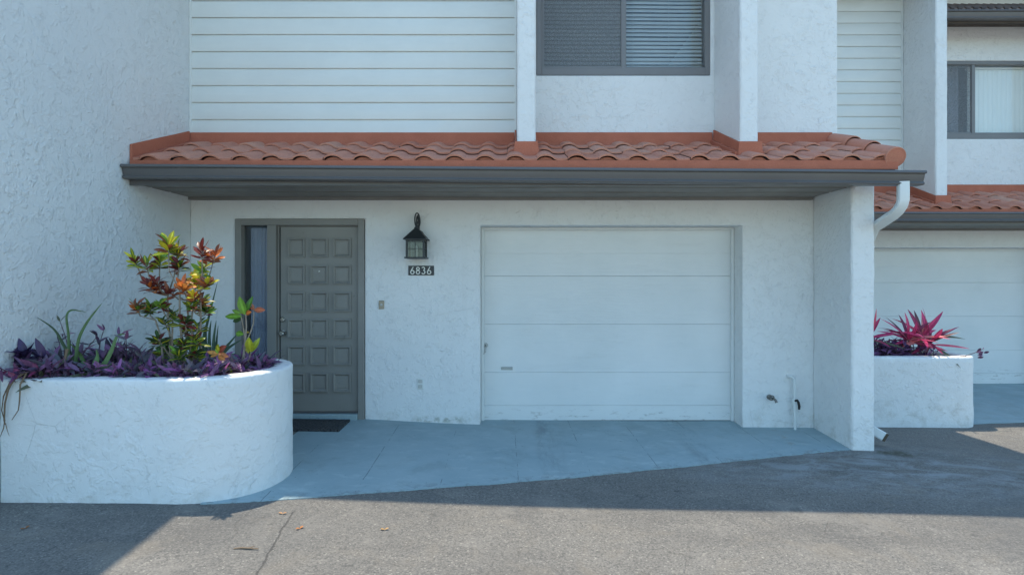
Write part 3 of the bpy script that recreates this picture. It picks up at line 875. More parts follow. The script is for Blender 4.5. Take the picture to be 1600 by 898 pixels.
path += [Vector((3.545, -.47, 1.90)), Vector((3.525, -.40, 1.80)), Vector((3.52, -.38, 1.70)), Vector((3.52, -.38, .9)), Vector((3.52, -.38, .17)), Vector((3.535, -.385, .10)), Vector((3.56, -.41, .065)), Vector((3.605, -.47, .02)), Vector((3.66, -.57, -.022))]
rect_sweep(path, .088, .070).build('downspout', M['pvc'], gut, smooth=True, angle=30)
mb = MB(); t_ = Vector((.055, -.10, -.042)).normalized(); c_ = Vector((3.66, -.57, -.022)) + t_ * .001; a_ = t_.cross(Vector((.25, 1, 0)).normalized()).normalized(); b_ = t_.cross(a_)
mb.face([c_ + a_ * (.043 * i) + b_ * (.033 * j) for i, j in ((-1, -1), (1, -1), (1, 1), (-1, 1))])
mb.build('spout_mouth_shade', paint('spout_shade', (.09, .07, .05), .9, .3), gut)  # dark cap: shade inside the open pipe end, put in as colour

# ---- front door set
fr = MB(); t = .068; y0, y1 = -.022, .10
fx0, fx1, fz1 = -3.018, -1.620, 2.188
sl0, sl1 = P(418, 0, 6.2).x, P(432, 0, 6.2).x      # post between sidelight and door
zs = .085
fr.box(fx0, fx0 + t, y0, y1, .02, fz1); fr.box(fx1 - t, fx1, y0, y1, -.02, fz1)
fr.box(fx0 + t, fx1 - t, y0, y1, fz1 - t, fz1); fr.box(sl0, sl1, y0 + .004, y1, zs, fz1 - t)
fr.box(fx0 + t, sl0, y0 + .006, y1, zs + .0, zs + .22)
# door stops
fr.box(sl1, sl1 + .014, .03, y1, zs, fz1 - t); fr.box(fx1 - t - .012, fx1 - t, .03, y1, zs, fz1 - t); fr.box(sl1 + .014, fx1 - t - .012, .03, y1, fz1 - t - .012, fz1 - t)
dfr = fr.build('door_frame', M['frame_grey'], T, bevel=.004)
mb = MB(); mb.box(fx0 + t + .001, sl0 - .001, .055, .061, zs + .22, fz1 - t); mb.build('sidelight_pane', M['glass_dark'], dfr)
mb = MB(); rows = []
for i in range(50):
    x = fx0 + t + .035 + (sl0 - fx0 - t - .03) * i / 49
    rows.append([(x, .105 + .010 * math.sin(i * .9) + .03 * max(0, 1 - i / 14), z) for z in (.12, 2.1)])
mb.grid(rows); mb.build('sidelight_curtain', M['curtain'], dfr, smooth=True)
# slab with eighteen raised square panels
dx0, dx1 = sl1 + .028, fx1 - t - .014; dz0, dz1 = zs + .012, fz1 - t - .014; dy = .045
mb = MB(); mb.box(dx0, dx1, dy, dy + .045, dz0, dz1)
colx = [(450, 477), (485, 513), (521, 549)]; rowz = [(372, 402), (414, 444), (456, 487), (498, 528), (540, 570), (582, 612)]
D = CAMD + dy
for ca, cb in colx:
    for ra, rb in rowz:
        a, b = P(ca, 0, D).x, P(cb, 0, D).x; c_, d_ = P(0, rb, D).z, P(0, ra, D).z
        m_ = .022
        # moulding ring rising from the slab, dropping to a flat field
        loops = [(0, 0), (.001, -.022), (.012, -.025), (m_ - .004, -.020), (m_ + .006, -.002), (m_ + .014, .0)]
        rows = []
        for ins, off in loops:
            rows.append([(a + ins, dy + off, c_ + ins), (b - ins, dy + off, c_ + ins), (b - ins, dy + off, d_ - ins), (a + ins, dy + off, d_ - ins)])
        mb.grid(rows, closed=True)
        i = m_ + .014; mb.grid([[(a + i, dy, c_ + i), (b - i, dy, c_ + i), (b - i, dy, d_ - i), (a + i, dy, d_ - i)], [(a + i + .006, dy - .004, c_ + i + .006), (b - i - .006, dy - .004, c_ + i + .006), (b - i - .006, dy - .004, d_ - i - .006), (a + i + .006, dy - .004, d_ - i - .006)]], closed=True)
        i += .006; mb.face([(a + i, dy - .004, c_ + i), (b - i, dy - .004, c_ + i), (b - i, dy - .004, d_ - i), (a + i, dy - .004, d_ - i)])
door = mb.build('entry_door', M['door_grey'], T)
k = P(443, 520, D); m2 = MB()
m2.lathe([(0, -.070), (.020, -.070), (.029, -.062), (.031, -.050), (.024, -.038), (.013, -.032), (.012, -.012), (.030, -.010), (.034, -.004), (.034, .001)], (k.x, dy, k.z), 'y', 24)
m2.build('door_knob', M['chrome'], door, smooth=True)
k = P(442, 499, D); m2 = MB()
m2.lathe([(0, -.022), (.020, -.022), (.024, -.018), (.030, -.008), (.031, .001)], (k.x, dy, k.z), 'y', 24); m2.box(k.x - .003, k.x + .003, dy - .024, dy - .0225, k.z - .009, k.z + .009)
m2.build('deadbolt', M['chrome'], door, smooth=True)
k = P(499, 424, D); m2 = MB(); m2.lathe([(0, -.008), (.006, -.008), (.009, -.005), (.009, .001)], (k.x, dy, k.z), 'y', 14)
m2.build('peephole', M['chrome'], door, smooth=True)
m2 = MB(); m2.box(dx0 - .012, dx0 - .001, dy + .006, dy + .04, dz0, dz1); m2.build('weatherstrip', M['rubber'], door)
mb = MB(); mb.box(fx0 + .01, fx1 - t - .001, -.055, .30, -.2, zs); mb.build('doorstep', M['slab'], T, bevel=.01, seg=2)
mb = MB(); mb.box(sl1 + .003, fx1 - t - .002, -.012, .095, zs + .001, zs + .011); mb.build('threshold', M['bronze'], T, bevel=.003)

# ---- garage
gd = garage_door(T, -.366, 2.477, -.060, 2.118, .275)
mb = MB()
mb.box(-.366, -.335, .225, .273, -.06, 2.118); mb.box(2.446, 2.477, .225, .273, -.06, 2.118); mb.box(-.335, 2.446, .225, .273, 2.09, 2.118)
mb.build('garage_trim', M['white_trim'], T, bevel=.003)
sliding_window(T, .246, 2.130, 3.748, 4.978, .004, P(975, 0, 6.2).x, 'h')

# ================================================================== house on the left: only its blank flank shows
T2 = thing('townhouse', (-7, -2.8, 0), 'townhouse on the left of which only a tall blank rough stucco flank wall shows', 'house')
mb = MB(); shell(mb, -10.6, -3.51, -2.6, 8, -.45, ZT); mb.build('wall', M['stucco_side'], T2)
mb = MB(); mb.box(-10.6, -3.51, -2.8, -2.601, -.45, ZT); mb.build('front_wall', M['stucco_side'], T2)
mb = MB(); mb.box(-10.8, -3.40, -3.5, 8.2, ZT + .001, ZT + .2); mb.build('upper_roof', M['bay_tile'], T2)

# ================================================================== house on the right, set back
YR = 2.8
T3 = thing('townhouse', (7, YR, -.15), 'set-back townhouse on the right with vertical blinds in its bronze upstairs window', 'house')
g3 = (5.55, 8.40, -.6, 2.035); w3 = (6.30, 8.42, 3.748, 4.975)
wall_grid(3.53, 11, -.6, ZT, YR, YR + .32, [g3, w3]).build('wall', M['stucco'], T3, weld=True, bevel=.012, seg=2)
mb = MB(); mb.box(10.8, 11, YR + .322, 11, -.6, ZT); mb.box(3.53, 3.7, YR + .322, 11, -.6, ZT); mb.box(3.7, 10.8, 10.8, 11, -.6, ZT); mb.build('side_wall', M['stucco_side'], T3)
mb = MB(); mb.box(3.7, 10.8, YR + .322, 10.8, 2.75, 2.95); mb.build('inner_floor', M['plaster'], T3)
top_roof(3.9, 11, YR, 11, .80, 0, .3, T3)
lap_siding(3.54, 6.085, YR - .001, 2.99, ZT - .13, parent=T3)
mb = MB(); mb.box(6.085, 6.108, YR - .03, YR - .001, 3.02, ZT - .14); mb.build('corner_trim', M['siding'], T3, bevel=.002)
for x0, x1 in ((6.112, 6.285), (8.55, 8.72)):
    fine_box(x0, x1, YR - .72, YR - .002, 2.56, ZT - .17, .06, .014).build('wall_fin', M['stucco'], T3, weld=True, smooth=True, jitter=.003, angle=35)
lower_roof(T3, 3.53, 9.6, YR, 2.89, [(6.112, 6.285), (8.55, 8.72)], False, False, (2.47, 2.46, 2.33), (3.54, 9.6), phase=3.60)
garage_door(T3, 5.552, 8.398, -.154, 2.033, YR + .275, details=False)
mb = MB(); yy = YR + .225
mb.box(5.552, 5.583, yy, yy + .048, -.154, 2.033); mb.box(8.367, 8.398, yy, yy + .048, -.154, 2.033); mb.box(5.583, 8.367, yy, yy + .048, 2.005, 2.033); mb.build('garage_trim', M['white_trim'], T3, bevel=.003)
sliding_window(T3, 6.303, 8.418, 3.751, 4.972, YR + .004, P(1520, 0, 9.03).x, 'v', screen_left=True)
# small roof over its window bay
bx0, bx1 = 6.288, 8.548
bt = MB()
for k in range(0, 20):
    xa = bx0 + .03 + k * .115
    if xa + .09 > bx1: break
    q = [(YR - .50, 5.51), (YR - .004, 5.80)]
    rows = []
    for yv, zv in q:
        rows.append([(xa + .04 - .042 * math.cos(math.pi * i / 10), yv, zv + .075 * math.sin(math.pi * i / 10)) for i in range(11)])
    bt.grid(rows)
    bt.face([(xa + .04 - .042 * math.cos(math.pi * i / 10), YR - .485, 5.51 + .075 * math.sin(math.pi * i / 10)) for i in range(11)])
bt.prism([(YR - .50, 5.505), (YR - .003, 5.795), (YR - .003, 5.74), (YR - .50, 5.46)], bx0, bx1)
bay = bt.build('bay_roof', M['bay_tile'], T3, smooth=True)
gutter('bay_gutter', bx0 + .004, bx1 - .004, YR - .63, 5.365, 5.365, T3)
mb = MB(); mb.box(bx0, bx1, YR - .498, YR - .478, 5.34, 5.455); 
for k in range(4):
    a = YR - .476 + k * .118; mb.box(bx0, bx1, a, a + .112, 5.50 + (k % 2) * .002, 5.515)
mb.build('bay_soffit', paint('bay_soffit_wood', (.075, .06, .05), .7, .3, .3, 20), T3)

# ================================================================== wall fittings on the main house
# lantern
L0 = P(651, 372, 6.05)
lx, ly = L0.x, -.155
zE, zA = P(0, 374, 6.05).z, P(0, 357, 6.05).z      # roof eave, apex
zB = P(0, 404, 6.03).z
T4 = thing('wall_lantern', (lx, 0, zB), 'black carriage lantern with a scrolled arm on the white wall above the house number', 'lantern')
mb = MB()
hw = .122
mb.face([(lx - hw, ly - hw, zE), (lx + hw, ly - hw, zE), (lx + .02, ly - .02, zA), (lx - .02, ly - .02, zA)])
mb.face([(lx + hw, ly - hw, zE), (lx + hw, ly + hw, zE), (lx + .02, ly + .02, zA), (lx + .02, ly - .02, zA)])
mb.face([(lx + hw, ly + hw, zE), (lx - hw, ly + hw, zE), (lx - .02, ly + .02, zA), (lx + .02, ly + .02, zA)])
mb.face([(lx - hw, ly + hw, zE), (lx - hw, ly - hw, zE), (lx - .02, ly - .02, zA), (lx - .02, ly + .02, zA)])
mb.box(lx - hw, lx + hw, ly - hw, ly + hw, zE - .008, zE - .0005)
mb.lathe([(.026, zA - .004), (.024, zA + .012), (.012, zA + .02), (.009, zA + .035), (0, zA + .035)], (lx, ly, 0), 'z', 14)
mb.build('lamp_roof', M['black_metal'], T4)
mb = MB(); q = .088; b_ = .009
for sx in (-1, 1):
    for sy in (-1, 1): mb.box(lx + sx * q - b_, lx + sx * q + b_, ly + sy * q - b_, ly + sy * q + b_, zB + .015, zE - .009)
mb.box(lx - q - .022, lx + q + .022, ly - q - .022, ly + q + .022, zB, zB + .0145)
for s in (-1, 1):
    mb.box(lx - q + b_, lx + q - b_, ly + s * q - .006, ly + s * q + .006, zE - .025, zE - .009)
    mb.box(lx + s * q - .006, lx + s * q + .006, ly - q + b_, ly + q - b_, zE - .025, zE - .009)
zm = (zB + zE) / 2
for s in (-1, 1):
    mb.box(lx - q + b_, lx + q - b_, ly + s * q - .003, ly + s * q + .003, zm - .003, zm + .003)
    mb.box(lx - .003, lx + .003, ly + s * q - .0035, ly + s * q + .0035, zB + .015, zE - .026)
    mb.box(lx + s * q - .003, lx + s * q + .003, ly - q + b_, ly + q - b_, zm - .003, zm + .003)
mb.build('cage', M['black_metal'], T4)
mb = MB(); g = q - .008
for a, b in (((-g, -g), (g, -g)), ((g, -g), (g, g)), ((g, g), (-g, g)), ((-g, g), (-g, -g))):
    mb.face([(lx + a[0], ly + a[1], zB + .016), (lx + b[0], ly + b[1], zB + .016), (lx + b[0], ly + b[1], zE - .01), (lx + a[0], ly + a[1], zE - .01)])
mb.build('lamp_glass', M['lamp_glass'], T4)
mb = MB(); mb.lathe([(.016, zB + .015), (.016, zB + .07), (.012, zB + .074)], (lx, ly, 0), 'z', 12)
mb.lathe([(.012, zB + .075), (.017, zB + .095), (.016, zB + .115), (.006, zB + .14), (0, zB + .143)], (lx, ly, 0), 'z', 12)
mb.build('bulb', M['white_digit'], T4, smooth=True)
mb = MB()
pts = []
for i in range(22):
    a = math.pi * (1.0 - i / 21 * 1.0)
    pts.append((lx, ly / 2 + (-ly / 2 + .0) * math.cos(math.pi - a) * 1 - .0, zA + .03 + .14 * math.sin(a)))
pts = [(lx, ly * (.5 + .5 * math.cos(math.pi * i / 21)), zA + .028 + .115 * math.sin(math.pi * i / 21)) for i in range(20)]
pts += [(lx, -.018, zA - .02), (lx, -.02, zA - .10)]
mb.tube(pts, .0085, 8)
sc_ = [(lx, ly * .5 + (.045 - .0022 * i) * math.cos(.35 * i), zA + .045 + (.045 - .0022 * i) * math.sin(.35 * i)) for i in range(17)]
mb.tube(sc_, .005, 6)
# visible hoop seen from the front
hoop = [(lx + .027 * math.sin(2 * math.pi * i / 24), ly + .05 + .02 * math.cos(2 * math.pi * i / 24), zA + .088 - .078 * math.cos(2 * math.pi * i / 24)) for i in range(25)]
mb.tube(hoop, .0075, 8)
mb.build('scroll_arm', M['black_metal'], T4, smooth=True)
mb = MB(); mb.lathe([(0, -.024), (.035, -.022), (.052, -.012), (.055, .001)], (lx, 0, zA - .06), 'y', 24); mb.build('wall_plate', M['black_metal'], T4, smooth=True)

# house number 6836
a = P(638, 430, 6.19); b = P(678, 415, 6.19)
T5 = thing('house_number', (a.x, -.006, a.z), 'black plaque reading 6836 in white numerals under the lantern', 'house number')
mb = MB(); mb.box(a.x, b.x, -.013, .001, a.z, b.z); mb.build('plaque', M['sign_black'], T5, bevel=.002)
def stroke(mb, pts, w_, y):
    L, Rr = [], []
    n = len(pts)
    for i in range(n):
        p0 = Vector(pts[max(i - 1, 0)]); p1 = Vector(pts[min(i + 1, n - 1)])
        if pts[0] == pts[-1]:
            p0 = Vector(pts[i - 1 if i > 0 else n - 2]); p1 = Vector(pts[i + 1 if i < n - 1 else 1])
        t = (p1 - p0).normalized(); nn = Vector((-t.y, t.x)) * w_ / 2
        L.append(Vector(pts[i]) + nn); Rr.append(Vector(pts[i]) - nn)
    for (s, e) in ((y, y - .004),):
        mb.grid([[(p.x, e, p.y) for p in L], [(p.x, e, p.y) for p in Rr]])
        mb.grid([[(p.x, s, p.y) for p in L], [(p.x, e, p.y) for p in L]])
        mb.grid([[(p.x, s, p.y) for p in Rr], [(p.x, e, p.y) for p in Rr]])
def arc(cx, cz, r, a0, a1, n=20, rz=None):
    return [(cx + r * math.cos(math.radians(a0 + (a1 - a0) * i / n)), cz + (rz or r) * math.sin(math.radians(a0 + (a1 - a0) * i / n))) for i in range(n + 1)]
def digit(d, ox, oz, h):
    r = .255 * h; wd = .115 * h; mb = MB()
    def tr(ps): return [(ox + p[0] * h, oz + p[1] * h) for p in ps]
    if d == '6':
        stroke(mb, tr(arc(.27, .27, .22, 0, 360, 28)), wd, -.0135)
        stroke(mb, tr([(.075, .36), (.12, .47), (.20, .62), (.29, .78), (.38, .94)]), wd, -.0138)
    if d == '8':
        stroke(mb, tr(arc(.27, .27, .215, 0, 360, 28)), wd, -.0135)
        stroke(mb, tr(arc(.27, .71, .175, 0, 360, 28)), wd, -.0138)
    if d == '3':
        stroke(mb, tr(arc(.23, .28, .22, -150, 88, 24)), wd, -.0135)
        stroke(mb, tr(arc(.23, .715, .185, -85, 150, 22)), wd, -.0138)
    return mb
hh = (b.z - a.z) * .82; oz = a.z + (b.z - a.z) * .10; x = a.x + .022
for ch in '6836':
    o = digit(ch, x, oz, hh).build('numeral', M['white_digit'], T5); x += hh * .56 + .0125

# doorbell, socket cover, tap, capped pipe
k = P(596, 476, 6.19)
T6 = thing('doorbell', (k.x, 0, k.z), 'small almond doorbell button on the wall between front door and house number', 'doorbell')
mb = MB(); mb.box(k.x - .029, k.x + .029, -.014, .001, k.z - .046, k.z + .046); mb.build('bell_plate', M['brass'], T6, bevel=.006, seg=2)
mb = MB(); mb.lathe([(0, -.021), (.011, -.020), (.014, -.016), (.014, -.013)], (k.x, 0, k.z), 'y', 16); mb.build('button', M['plate'], T6, smooth=True)
k = P(657, 599, 6.19)
T7 = thing('wall_outlet', (k.x, 0, k.z), 'white weatherproof power outlet cover low on the stucco wall', 'outlet')
mb = MB(); mb.box(k.x - .037, k.x + .037, -.012, .001, k.z - .058, k.z + .058); mb.build('cover_plate', M['pvc'], T7, bevel=.005, seg=2)
for s in (-1, 1):
    mb = MB(); mb.box(k.x - .022, k.x + .022, -.022, -.0125, k.z + s * .027 - .018, k.z + s * .027 + .018); mb.build('flap', M['plate'], T7, bevel=.004)
k = P(1207, 622, 6.12)
T8 = thing('garden_tap', (k.x, 0, k.z), 'tarnished brass garden tap low on the wall right of the garage', 'tap')
mb = MB(); mb.lathe([(.028, .001), (.028, -.006), (.014, -.010), (.012, -.075), (.016, -.08), (.016, -.10), (0, -.10)], (k.x, 0, k.z), 'y', 16)
mb.tube([(k.x, -.085, k.z), (k.x + .02, -.105, k.z - .012), (k.x + .028, -.115, k.z - .04)], [.012, .013, .015], 10); mb.build('tap_body', M['galv'], T8, smooth=True)
mb = MB(); mb.tube([(k.x - .026 + .03 * math.cos(q), -.112, k.z + .012 + .024 * math.sin(q)) for q in (2 * math.pi * i / 16 for i in range(17))], .006, 6)
mb.tube([(k.x - .05, -.112, k.z + .012), (k.x, -.112, k.z + .012)], .005, 6); mb.tube([(k.x, -.09, k.z), (k.x - .02, -.112, k.z + .012)], .007, 6)
mb.build('handwheel', M['galv'], T8, smooth=True)
k0 = P(1236, 589, 6.14); k1 = P(1243, 671, 6.10)
T9 = thing('standpipe', (k1.x, -.09, k1.z), 'thin white standpipe with a black lever running down to the painted concrete', 'pipe')
mb = MB(); yp = -.07
mb.tube([(k0.x - .012, .0, k0.z + .004), (k0.x - .006, -.05, k0.z + .004), (k0.x + .012, yp, k0.z + .002), (k0.x + .030, yp, k0.z - .02), (k0.x + .034, yp, k0.z - .12), (k1.x, yp - .01, k1.z + .3), (k1.x + .004, yp - .015, H(k1.x, -.09) + .0)], .0155, 12)
kv = P(1240, 626, 6.12)
mb.lathe([(.0155, -.03), (.022, -.03), (.022, .03), (.0155, .03)], (k1.x - .002, yp - .004, kv.z), 'z', 14)
mb.build('pipe_run', M['pvc'], T9, smooth=True)
mb = MB(); mb.tube([(k1.x + .0, yp - .02, kv.z + .004), (k1.x + .014, yp - .04, kv.z + .012), (k1.x + .026, yp - .04, kv.z - .01), (k1.x + .034, yp - .04, kv.z - .05), (k1.x + .034, yp - .038, kv.z - .085)], [.012, .014, .013, .014, .011], 10)
mb.build('lever', M['rubber'], T9, smooth=True)

# doormat
mz = H(-2, -.3) + .02
mb = MB(); n = 40
x0_, x1_ = P(440, 0, 5.9).x, P(538, 0, 5.9).x
rows = [[(x0_ + (x1_ - x0_) * i / n + (.0), -.50 + .40 * j / 14, H(x0_ + (x1_ - x0_) * i / n, -.50 + .4 * j / 14) + .026 + .002 * mnoise.noise(Vector((i * .4, j * .4, 0)))) for i in range(n + 1)] for j in range(15)]
mb.grid(rows)
e = [rows[0][i] for i in range(n + 1)]
mb.grid([e, [(p[0], p[1] - .004, p[2] - .02) for p in e]]); e = [r[-1] for r in rows]; mb.grid([e, [(p[0] + .004, p[1], p[2] - .02) for p in e]])
tag(mb.build('doormat', M['doormat'], None, (-2.1, -.3, mz), smooth=True, angle=50), 'dark textured doormat lying before the grey front door', 'doormat')

# ================================================================== planters
def planter(name, x0, xc, yc, r, zt, zb, th, label, origin, square=False, rc=.2):
    """low stucco wall from x0 running right, turning round an end and back to the rear"""
    th_ = th
    def outline(off):
        pts = []; rr = r - off
        nx = 40
        for i in range(nx): pts.append((x0 + (xc - x0) * i / nx, yc - rr))
        if not square:
            for i in range(49):
                a = -math.pi / 2 + math.pi * i / 48; pts.append((xc + rr * math.cos(a), yc + rr * math.sin(a)))
        else:
            q = max(rc - off, .02); X = xc + r - off
            for i in range(12): pts.append((xc + (X - q - xc) * i / 12, yc - rr))
            for i in range(11):
                a = -math.pi / 2 + math.pi / 2 * i / 10; pts.append((X - q + q * math.cos(a), yc - rr + q + q * math.sin(a)))
            for i in range(1, 12): pts.append((X, yc - rr + q + (2 * rr - 2 * q) * i / 12))
            for i in range(11):
                a = math.pi / 2 * i / 10; pts.append((X - q + q * math.cos(a), yc + rr - q + q * math.sin(a)))
            for i in range(1, 13): pts.append((X - q + (xc - X + q) * i / 12, yc + rr))
        for i in range(1, nx + 1): pts.append((xc + (x0 - xc) * i / nx, yc + rr))
        return pts
    O = outline(0); I = outline(th_); o2 = outline(.018); i2 = outline(th_ - .018)
    rows = []; nz = 18
    for k in range(nz + 1):
        z = zb + (zt - .018 - zb) * k / nz; rows.append([(p[0], p[1], z) for p in O])
    rows.append([(p[0], p[1], zt - .004) for p in outline(.006)])
    rows.append([(p[0], p[1], zt) for p in o2]); rows.append([(p[0], p[1], zt + .002) for p in outline(th_ / 2)]); rows.append([(p[0], p[1], zt) for p in i2]); rows.append([(p[0], p[1], zt - .02) for p in I]); rows.append([(p[0], p[1], zt - .2) for p in I])
    t = thing(name, origin, label, 'planter')
    mb = MB(); mb.grid(rows)
    mb.build('planter_wall', M['stucco_planter'], t, smooth=True, jitter=.006, angle=60)
    mb = MB(); pr = outline(th_ - .01); half = len(pr) // 2
    A = pr[:half]; B = list(reversed(pr[-half:]))
    rows = []
    for j in range(9):
        rows.append([(a_[0] + (b_[0] - a_[0]) * j / 8, a_[1] + (b_[1] - a_[1]) * j / 8, zt - .05 + .03 * mnoise.noise(Vector((a_[0] * 5, j * .9, 0)))) for a_, b_ in zip(A, B)])
    mb.grid(rows); mb.build('soil', M['soil'], t, smooth=True)
    return t
ZP = .848
planter('planter', -3.505, -2.35, -1.72, .575, ZP, -.25, .15, 'long white stucco planter with a rounded end beside the front door', (-2.6, -1.7, -.02))
ZQ = .597
planter('planter', 3.56, 5.15, 1.20, .50, ZQ, -.45, .16, 'square-cornered white stucco planter before the right hand garage', (4.5, 1.2, -.26), square=True)

# ---- purple ground cover
PUR = [(.17, .09, .19), (.21, .11, .22), (.12, .08, .15), (.30, .14, .28), (.26, .11, .21), (.15, .13, .17), (.12, .12, .15), (.06, .045, .075), (.07, .05, .08), (.12, .13, .08), (.26, .15, .26), (.20, .13, .20)]
PURL = [(.34, .11, .32), (.42, .15, .38), (.28, .09, .28)]
def purple(mb, x, y, z, h, n, L=.10, W=.027, pal=PUR, lean=None):
    a = R.uniform(0, 6.28); ln = R.uniform(.1, .6)
    d = Vector((math.cos(a) * ln, math.sin(a) * ln, 1)) if lean is None else Vector(lean)
    d.normalize(); p = Vector((x, y, z)); pts = [p.copy()]
    for i in range(4):
        p = p + d * (h / 4); d = (d + Vector((R.uniform(-.2, .2), R.uniform(-.2, .2), -.08))).normalized(); pts.append(p.copy())
    mb.tube(pts, [.004, .004, .0035, .003, .002], 5, (.12, .05, .10), cap=False)
    az = R.uniform(0, 6.28)
    for i in range(n):
        t = (i + .5) / n; q = pts[min(4, int(t * 4) + (1 if i > n * .4 else 0))]
        az += 2.4 + R.uniform(-.4, .4); el = R.uniform(.05, .9) if t < .8 else R.uniform(.5, 1.2)
        dd = Vector((math.cos(az) * math.cos(el), math.sin(az) * math.cos(el), math.sin(el)))
        mb.leaf(q, dd, (R.uniform(-.7, .7), R.uniform(-.9, .2), .7), L * R.uniform(.7, 1.4), W * R.uniform(.85, 1.3), R.uniform(.0, .45), R.choice(pal), .3, .38, 5)
def inside(x, y):
    if x < -2.35: return -2.15 < y < -1.30
    return math.hypot(x + 2.35, y + 1.72) < .44
mb = MB(); cnt = 0
while cnt < 330:
    x, y = R.uniform(-3.45, -1.88), R.uniform(-2.15, -1.3)
    if not inside(x, y): continue
    if y > -1.6 and R.random() < .35: continue
    if -3.16 < x < -2.86 and y < -1.95 and R.random() < .75: continue
    cnt += 1
    lit = x > -2.5 and y < -1.75
    hgt = R.uniform(.02, .10) if x > -3.2 else R.uniform(.05, .14)
    big = x < -2.95 and R.random() < .3
    purple(mb, x, y, ZP - .05, hgt, R.randint(5, 9), .10 if not big else .15, .026 if not big else .045, PUR + (PURL if x > -2.65 else []))
# edge row that spills a little over the rim
for i in range(60):
    x = R.uniform(-3.4, -2.1); purple(mb, x, -2.15 + R.uniform(-.02, .04), ZP - .03, R.uniform(.04, .1), 6, .08, .024, PUR + PURL)
# taller airy sprigs
for px, py in ((60, 520), (95, 505), (120, 500), (165, 520), (180, 530), (195, 525), (135, 515), (240, 545), (215, 535), (110, 515), (150, 540)):
    q = P(px, py, 4.25); purple(mb, q.x + R.uniform(-.05, .05), q.y, ZP - .03, max(.05, q.z - ZP + .03), 9, .085, .02, PUR)
for k in range(34):
    x = R.uniform(-3.49, -3.2); purple(mb, x, -2.17 + R.uniform(-.06, .1), ZP - .04, R.uniform(.04, .14), 8, .11, .03, PUR)
# a runner creeping over the front edge with magenta leaves
rn = [P(60, 578, 3.95), P(30, 583, 3.88), P(12, 580, 3.85), P(2, 576, 3.84)]
mb.tube(rn, .004, 5, (.14, .06, .10))
for q in rn:
    for k in range(4):
        mb.leaf(q, (R.uniform(-1, .6), R.uniform(-.7, .1), R.uniform(-.5, .7)), (0, -.8, .5), R.uniform(.06, .1), .03, .2, R.choice([(.26, .05, .13), (.15, .05, .13), (.10, .06, .13)]), .3, .4, 5)
# broad leaved shoot at the left end
for px, py in ((45, 560), (70, 560), (40, 555), (30, 570)):
    q = P(px, py, 4.05)
    for k in range(7):
        az = R.uniform(-2.8, 0.1); el = R.uniform(.1, 1.2)
        mb.leaf(q, (math.cos(az) * math.cos(el), math.sin(az) * .6 * math.cos(el), math.sin(el)), (0, -.5, 1), R.uniform(.10, .16), .05, .2, R.choice([(.05, .035, .10), (.07, .04, .12)]), .3, .4, 6)
tag(mb.build('ground_cover', M['leaf'], None, (-2.6, -1.7, ZP), smooth=True, angle=70), 'purple-leaved trailing ground cover filling the long left planter', 'ground cover', kind='stuff')
mb = MB(); cnt = 0
while cnt < 230:
    x, y = R.uniform(3.7, 5.25), R.uniform(.88, 1.5)
    cnt += 1
    purple(mb, x, y, ZQ - .05, R.uniform(.07, .19), R.randint(5, 8), .09, .022, [(.10, .045, .13), (.15, .06, .17), (.22, .09, .24), (.08, .04, .10)])
tag(mb.build('ground_cover', M['leaf'], None, (4.5, 1.2, ZQ), smooth=True, angle=70), 'small purple ground cover under the pink cordylines in the right planter', 'ground cover', kind='stuff')

